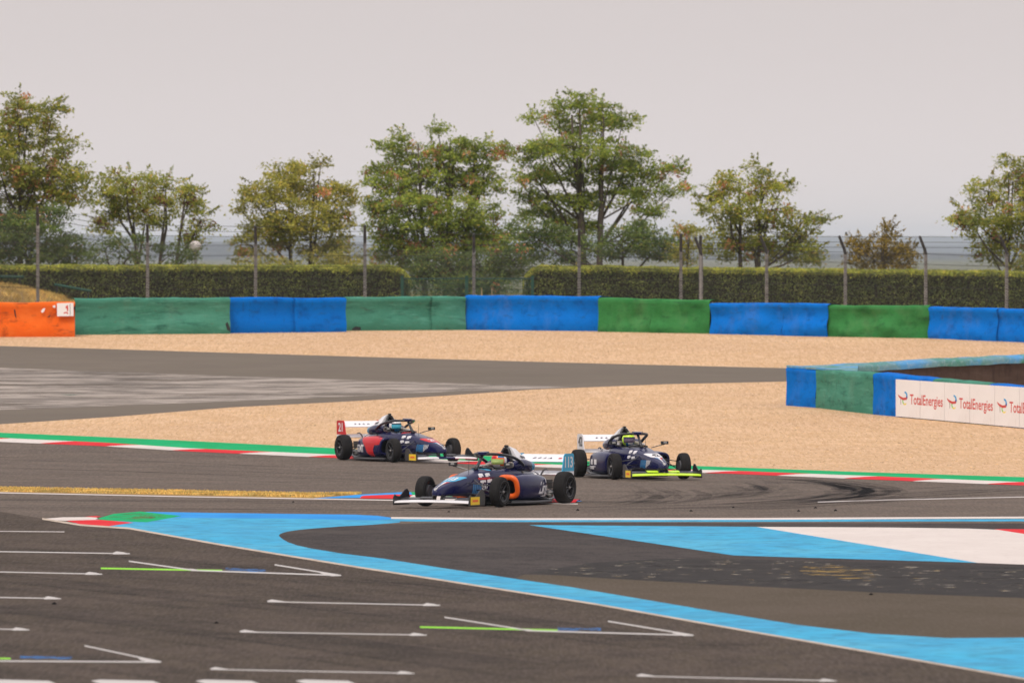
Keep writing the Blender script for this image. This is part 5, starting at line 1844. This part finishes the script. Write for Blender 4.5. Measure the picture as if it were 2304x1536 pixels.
            for z0, z1, fx in ((.36, .36, .24), (.18, .17, .26)):
                for dx in (-fx, fx * .8):
                    MB().tube([(ax + dx, s * yi, z0 + (.06 if front else .02)), (ax, s * (yo + .01), z1)], .0125, 8, .6).build('wishbone', 'car_carbon', root, smooth=True)
            MB().tube([(ax - (.05 if front else -.2), s * (yi + .01), .47 if front else .40), (ax, s * (yo - .02), .20)], .0105, 8).build('pushrod', 'car_grey', root, smooth=True)
            MB().tube([(ax - .12, s * yi, .29), (ax - .12, s * (yo + .01), .27)], .011, 8).build('track_rod', 'car_carbon', root, smooth=True)
            if not front:
                MB().box((ax - .13, s * .36 - .06, .26), (ax + .10, s * .36 + .06, .42)).build('brake_duct', 'car_carbon', root)
    # --- halo
    pts = [(-.46, .33, .69), (-.30, .345, .765), (-.08, .34, .835), (.18, .30, .885), (.40, .215, .91), (.53, .10, .915), (.56, 0, .915)]
    pts += [(x, -y, z) for x, y, z in pts[-2::-1]]
    P3 = smooth_stations(pts, 3)
    halo = MB().tube([tuple(p) for p in P3], .034, 10, .8).build('halo', 'car_carbon', root, smooth=True)
    MB().tube([(.545, 0, .905), (.64, 0, .81), (.74, 0, .72), (.84, 0, .635)], [.03, .026, .03, .04], 10).build('halo_pillar', 'car_carbon', halo, smooth=True)
    MB().loft([[Vector((x, s_ * y, z)) for s_, z in ((1, z0), (1, z0 + .045), (-1, z0 + .045), (-1, z0))] for x, y, z0 in ((.63, .05, .905), (.52, .12, .912), (.40, .05, .918))]).build('halo_fairing', 'car_navy', halo, auto=40)
    # --- mirrors and antennas
    for s in (-1, 1):
        mr = MB().box((.60, s * .55 - .075, .70), (.66, s * .55 + .075, .765)).build('mirror', 'car_carbon', root)
        MB().prism([(.598, s * .55 - .065, .71), (.598, s * .55 + .065, .71), (.598, s * .55 + .065, .757), (.598, s * .55 - .065, .757)], (-.003, 0, 0)).build('mirror_glass', 'mirror_glass', mr)
        MB().prism([(.662, s * .55 - .03, .725), (.662, s * .55 + .04, .725), (.662, s * .55 + .04, .755), (.662, s * .55 - .03, .755)], (.002, 0, 0)).build('mirror_mark', 'car_metal', mr)
        MB().tube([(.63, s * .55, .70), (.60, s * .42, .67), (.58, s * .28, .63)], .010, 6).build('mirror_stalk', 'car_carbon', mr)
    MB().tube([(1.12, 0, .60), (1.115, 0, .72), (1.11, 0, .85)], [.006, .0045, .003], 6).build('antenna', 'car_carbon', root)

    # --- livery prints
    bv = bvh_of([body])
    dn = (0, 0, -1)
    up_n = dict(ud=(0, 1, 0), vd=(-1, 0, 0), cast=dn)
    shield = [(-.128, -.02), (-.105, -.10), (-.06, -.15), (0, -.17), (.06, -.15), (.105, -.10), (.128, -.02), (.145, .12), (.165, .36), (.10, .27), (0, .235), (-.10, .27), (-.165, .36), (-.145, .12)]
    decal('nose_panel', *poly2(shield), (1.88, 0, 1), mat=liv['num_bg'], parent=root, bvh=bv, **up_n)
    tv, tf = text_mesh(liv['num'], .17, .006, 0, .92)
    decal('nose_number', [(v[0] * .9, v[1] * 1.9 + .04) for v in tv], tf, (1.88, 0, 1), mat=liv['num_fg'], parent=root, bvh=bv, lift=.008, cuts=None, **up_n)
    decal('nose_stripe', *poly2([(-.022, .0), (.022, 0), (.006, -.34), (-.006, -.34)]), (2.06, 0, 1), mat='car_white', parent=root, bvh=bv, lift=.006, **up_n)
    decal('nose_stripe', *poly2([(.026, 0), (.085, .02), (.055, -.06), (.018, -.19)]), (2.06, 0, 1), mat='car_red', parent=root, bvh=bv, lift=.006, **up_n)
    decal('nose_stripe', *poly2([(-.026, 0), (-.085, .02), (-.055, -.06), (-.018, -.19)]), (2.06, 0, 1), mat='car_midblue', parent=root, bvh=bv, lift=.006, **up_n)
    decal('nose_badge', *poly2([(.032 * math.cos(k * math.pi / 6), .05 * math.sin(k * math.pi / 6)) for k in range(12)]), (2.46, 0, 1), mat='car_metal', parent=root, bvh=bv, lift=.005, **up_n)
    for s in (-1, 1):
        sd_ = dict(ud=(-s, 0, 0), vd=(0, 0, 1), cast=(0, -s, 0), parent=root, bvh=bv)
        for cx, cz, w0, h0 in ((1.06, .545, .15, .07), (.84, .552, .15, .065), (1.02, .435, .19, .055), (.80, .445, .16, .065)):
            decal('sponsor_mark', *poly2([(-w0 / 2, -h0 / 2), (w0 * .1, -h0 / 2), (w0 * .15, -h0 * .15), (w0 / 2, -h0 * .3), (w0 / 2, h0 / 2), (-w0 * .1, h0 / 2), (-w0 / 2, h0 * .35)]), (cx, s, cz), mat='car_white', **sd_)
        if liv['accent']:
            decal('sponsor_mark', *poly2([(-.2, -.018), (.2, -.018), (.2, .018), (-.2, .018)]), (.98, s, .49), mat=liv['accent'], **sd_)
        for k in range(5):
            sh = .05
            decal('sponsor_stripe', *poly2([(k * .062, 0), (k * .062 + .05, 0), (k * .062 + .05 + sh, .17), (k * .062 + sh, .17)]), (1.42, s, .225), mat='car_midblue', **sd_)
        for k in range(4):
            hh = .15 - .022 * k
            decal('sponsor_stripe', *poly2([(.33 + k * .055, .17 - hh), (.355 + k * .055, .17 - hh), (.385 + k * .055, .17), (.36 + k * .055, .17)]), (1.42, s, .225), mat='car_white', **sd_)
        # side pod prints
        pv = bvh_of([pods[s]])
        sp = dict(ud=(-s, 0, 0), vd=(0, 0, 1), cast=(0, -s, 0), parent=pods[s], bvh=pv)
        if liv['kind'] == 'script':
            tv, tf = text_mesh('Linger', .30, .004, .45, .9)
            decal('lettering', tv, tf, (-.62, s, .29), mat='car_white', cuts=None, **sp)
            decal('lettering', *poly2([(-.25, -.02), (.3, .03), (.38, .06), (.2, .01), (-.1, -.035)]), (-.65, s, .17), mat='car_white', **sp)
            for k in range(3):
                decal('lettering', *poly2([(k * .10, 0), (k * .10 + .05, 0), (k * .10 + .075, .11), (k * .10 + .02, .11)]), (-.66, s, .39), mat='car_white', **sp)
        elif liv['kind'] == 'swoosh':
            tv, tf = text_mesh('GSGMT', .21, .008, 0, .92)
            decal('lettering', [(v[0], v[1] * 1.05) for v in tv], tf, (-.62, s, .27), mat='car_white', cuts=None, **sp)
            decal('swoosh', *poly2([(-.46, .54), (.10, .55), (.70, .52), (.92, .42), (.62, .385), (.26, .36), (.20, .26), (.22, .12), (.08, .085), (-.10, .17), (-.20, .32), (-.34, .42)]), (0, s, 0), mat='car_red', **sp)
            decal('swoosh', *poly2([(-.40, .70), (.2, .68), (.75, .60), (.80, .45), (.3, .40), (-.1, .45)]), (0, 0, 1), ud=(-1, 0, 0), vd=(0, s, 0), cast=(0, 0, -1), mat='car_red', parent=pods[s], bvh=pv)
        else:
            for cx, cz, w0, h0 in ((.09, .33, .075, .11), (-.02, .33, .075, .11), (-.13, .33, .075, .11), (.0, .235, .20, .02), (-.03, .20, .16, .04)):
                decal('lettering', *poly2([(-w0 / 2, -h0 / 2), (w0 / 2, -h0 / 2), (w0 / 2, h0 / 2), (-w0 / 2, h0 / 2)]), (-.35 + cx * 2.6, s, cz), ud=(-s * 2.4, 0, 0), vd=(0, 0, 1), cast=(0, -s, 0), mat='car_white', parent=pods[s], bvh=pv)
        # bright rim of the cockpit
    decal('cockpit_trim', *poly2([(-.22, 0), (.22, 0), (.18, -.12), (-.18, -.12)]), (.64, 0, 1), mat=liv['trim'], parent=root, bvh=bv, lift=.005, **up_n)
    tag(root, label, 'racing car', 'racing cars on the track')

    # --- driver
    bm = bmesh.new()
    J = {'pelvis': (-.12, 0, .17, .13), 'belly': (-.19, 0, .30, .13), 'chest': (-.25, 0, .44, .15), 'neck': (-.24, 0, .60, .065), 'head': (-.17, 0, .72, .085)}
    for s, q in ((1, 'l'), (-1, 'r')):
        J.update({'sh' + q: (-.22, s * .145, .50, .075), 'el' + q: (.05, s * .165, .40, .05), 'wr' + q: (.30, s * .13, .53, .036), 'ha' + q: (.37, s * .13, .58, .034),
                  'hip' + q: (-.02, s * .09, .18, .10), 'kn' + q: (.48, s * .09, .36, .062), 'an' + q: (.92, s * .09, .25, .045), 'ft' + q: (.96, s * .09, .34, .04)})
    names = list(J)
    vv = {n: bm.verts.new(J[n][:3]) for n in names}
    E = [('pelvis', 'belly'), ('belly', 'chest'), ('chest', 'neck'), ('neck', 'head')]
    for q in 'lr':
        E += [('chest', 'sh' + q), ('sh' + q, 'el' + q), ('el' + q, 'wr' + q), ('wr' + q, 'ha' + q), ('pelvis', 'hip' + q), ('hip' + q, 'kn' + q), ('kn' + q, 'an' + q), ('an' + q, 'ft' + q)]
    for a, b in E:
        bm.edges.new((vv[a], vv[b]))
    me = bpy.data.meshes.new('person')
    bm.to_mesh(me)
    bm.free()
    po = link('person', me, 'suit_dark')
    sm = po.modifiers.new('skin', 'SKIN')
    for i, n in enumerate(names):
        me.skin_vertices[0].data[i].radius = (J[n][3], J[n][3])
        me.skin_vertices[0].data[i].use_root = n == 'pelvis'
    po.modifiers.new('sub', 'SUBSURF').levels = 1
    po.location = root.location
    po.rotation_euler = root.rotation_euler
    ra, rb, rc = .16, .136, .15
    hc = Vector((-.13, 0, .785))

    def patch(name, az0, az1, el0, el1, k, mat, par, na=20, ne=12):
        V = []
        for j in range(ne + 1):
            for i in range(na + 1):
                a, b = R(az0 + (az1 - az0) * i / na), R(el0 + (el1 - el0) * j / ne)
                zz = math.sin(b)
                fl = 1.0 + (.06 if zz < -.1 else 0) * max(0, math.cos(a))
                V.append(hc + Vector((ra * k * fl * math.cos(b) * math.cos(a), rb * k * math.cos(b) * math.sin(a), rc * k * zz)))
        Fc = [(j * (na + 1) + i, j * (na + 1) + i + 1, (j + 1) * (na + 1) + i + 1, (j + 1) * (na + 1) + i) for j in range(ne) for i in range(na)]
        return pydata(name, V, Fc, mat, par, True)
    hel = patch('helmet', -180, 180, -62, 90, 1.0, liv['helmet'], po, 32, 20)
    patch('visor', -66, 66, -24, 12, 1.03, liv['visor'], hel)
    for (az0, az1, e0, e1, k, mt) in liv['helmet_marks']:
        patch('helmet_mark', az0, az1, e0, e1, k, mt, hel)
    tag(po, liv['driver'], 'driver', 'drivers in the racing cars')
    return root


def car_place(u, v, ylocal, heading):
    p = G(u, v)
    f = Vector((math.cos(heading), math.sin(heading), 0))
    left = Vector((-f.y, f.x, 0))
    o = p - left * ylocal
    o.z = 0
    a, b = o + f * 1.375, o - f * 1.375
    za, zb = gz(a.y), gz(b.y)
    o.z = (za + zb) / 2 + .010
    return o, heading, -math.atan2(za - zb, 2.75)


o, h, p = car_place(1198, 1136.5, .73, math.atan2(-.9, -.43))
make_car('navy racing car in front with orange intake lips and cyan number plates', o, h, p, dict(
    side=1, num='113', num_bg='car_cyan', num_fg='car_white', lip='car_orange', wing='car_white', flap='car_carbon', steer=R(-1), accent='car_red', kind='script', trim='car_cyan',
    helmet='car_orange', visor='visor_yellow', helmet_marks=[(-180, 180, -62, -38, 1.01, 'car_white'), (-40, 40, -60, -27, 1.02, 'car_white'), (20, 75, 22, 50, 1.015, 'car_midblue'), (-75, 10, 14, 34, 1.015, 'car_red'), (75, 125, -20, 30, 1.015, 'car_white')],
    driver='driver in an orange and red helmet with yellow visor in the front car'))
o, h, p = car_place(829, 1037.5, -.73, math.atan2(-.9, .43))
make_car('navy racing car with red side swoosh and red number 21 plate', o, h, p, dict(
    side=-1, num='21', num_bg='car_red', num_fg='car_white', lip='car_navy', wing='car_white', wing_mid='car_navy', flap='car_carbon', steer=R(0), accent=None, kind='swoosh', trim='car_red',
    helmet='suit_dark', visor='visor_blue', helmet_marks=[(-60, 60, 24, 50, 1.015, 'car_white'), (-40, 40, -60, -28, 1.02, 'car_midblue'), (60, 130, -20, 20, 1.015, 'car_midblue'), (-130, -66, -20, 20, 1.015, 'car_white')],
    driver='driver in a dark helmet with bright blue visor in the car with red swoosh'))
o, h, p = car_place(1342, 1076, -.73, math.atan2(-.964, .268))
make_car('navy racing car with fluorescent yellow front wing and white number 42 plate', o, h, p, dict(
    side=-1, num='42', num_bg='car_white', num_fg='car_grey', lip='car_navy', wing='car_lime', flap='car_lime', steer=R(0), accent=None, kind='plain', trim='car_grey',
    helmet='car_lime', visor='visor_dark', helmet_marks=[(-70, 70, 10, 22, 1.025, 'car_navy'), (-52, 52, -60, -26, 1.02, 'car_midblue'), (-24, 24, -40, -22, 1.035, 'car_white')],
    driver='driver in a fluorescent yellow-green helmet in the car with yellow front wing'))
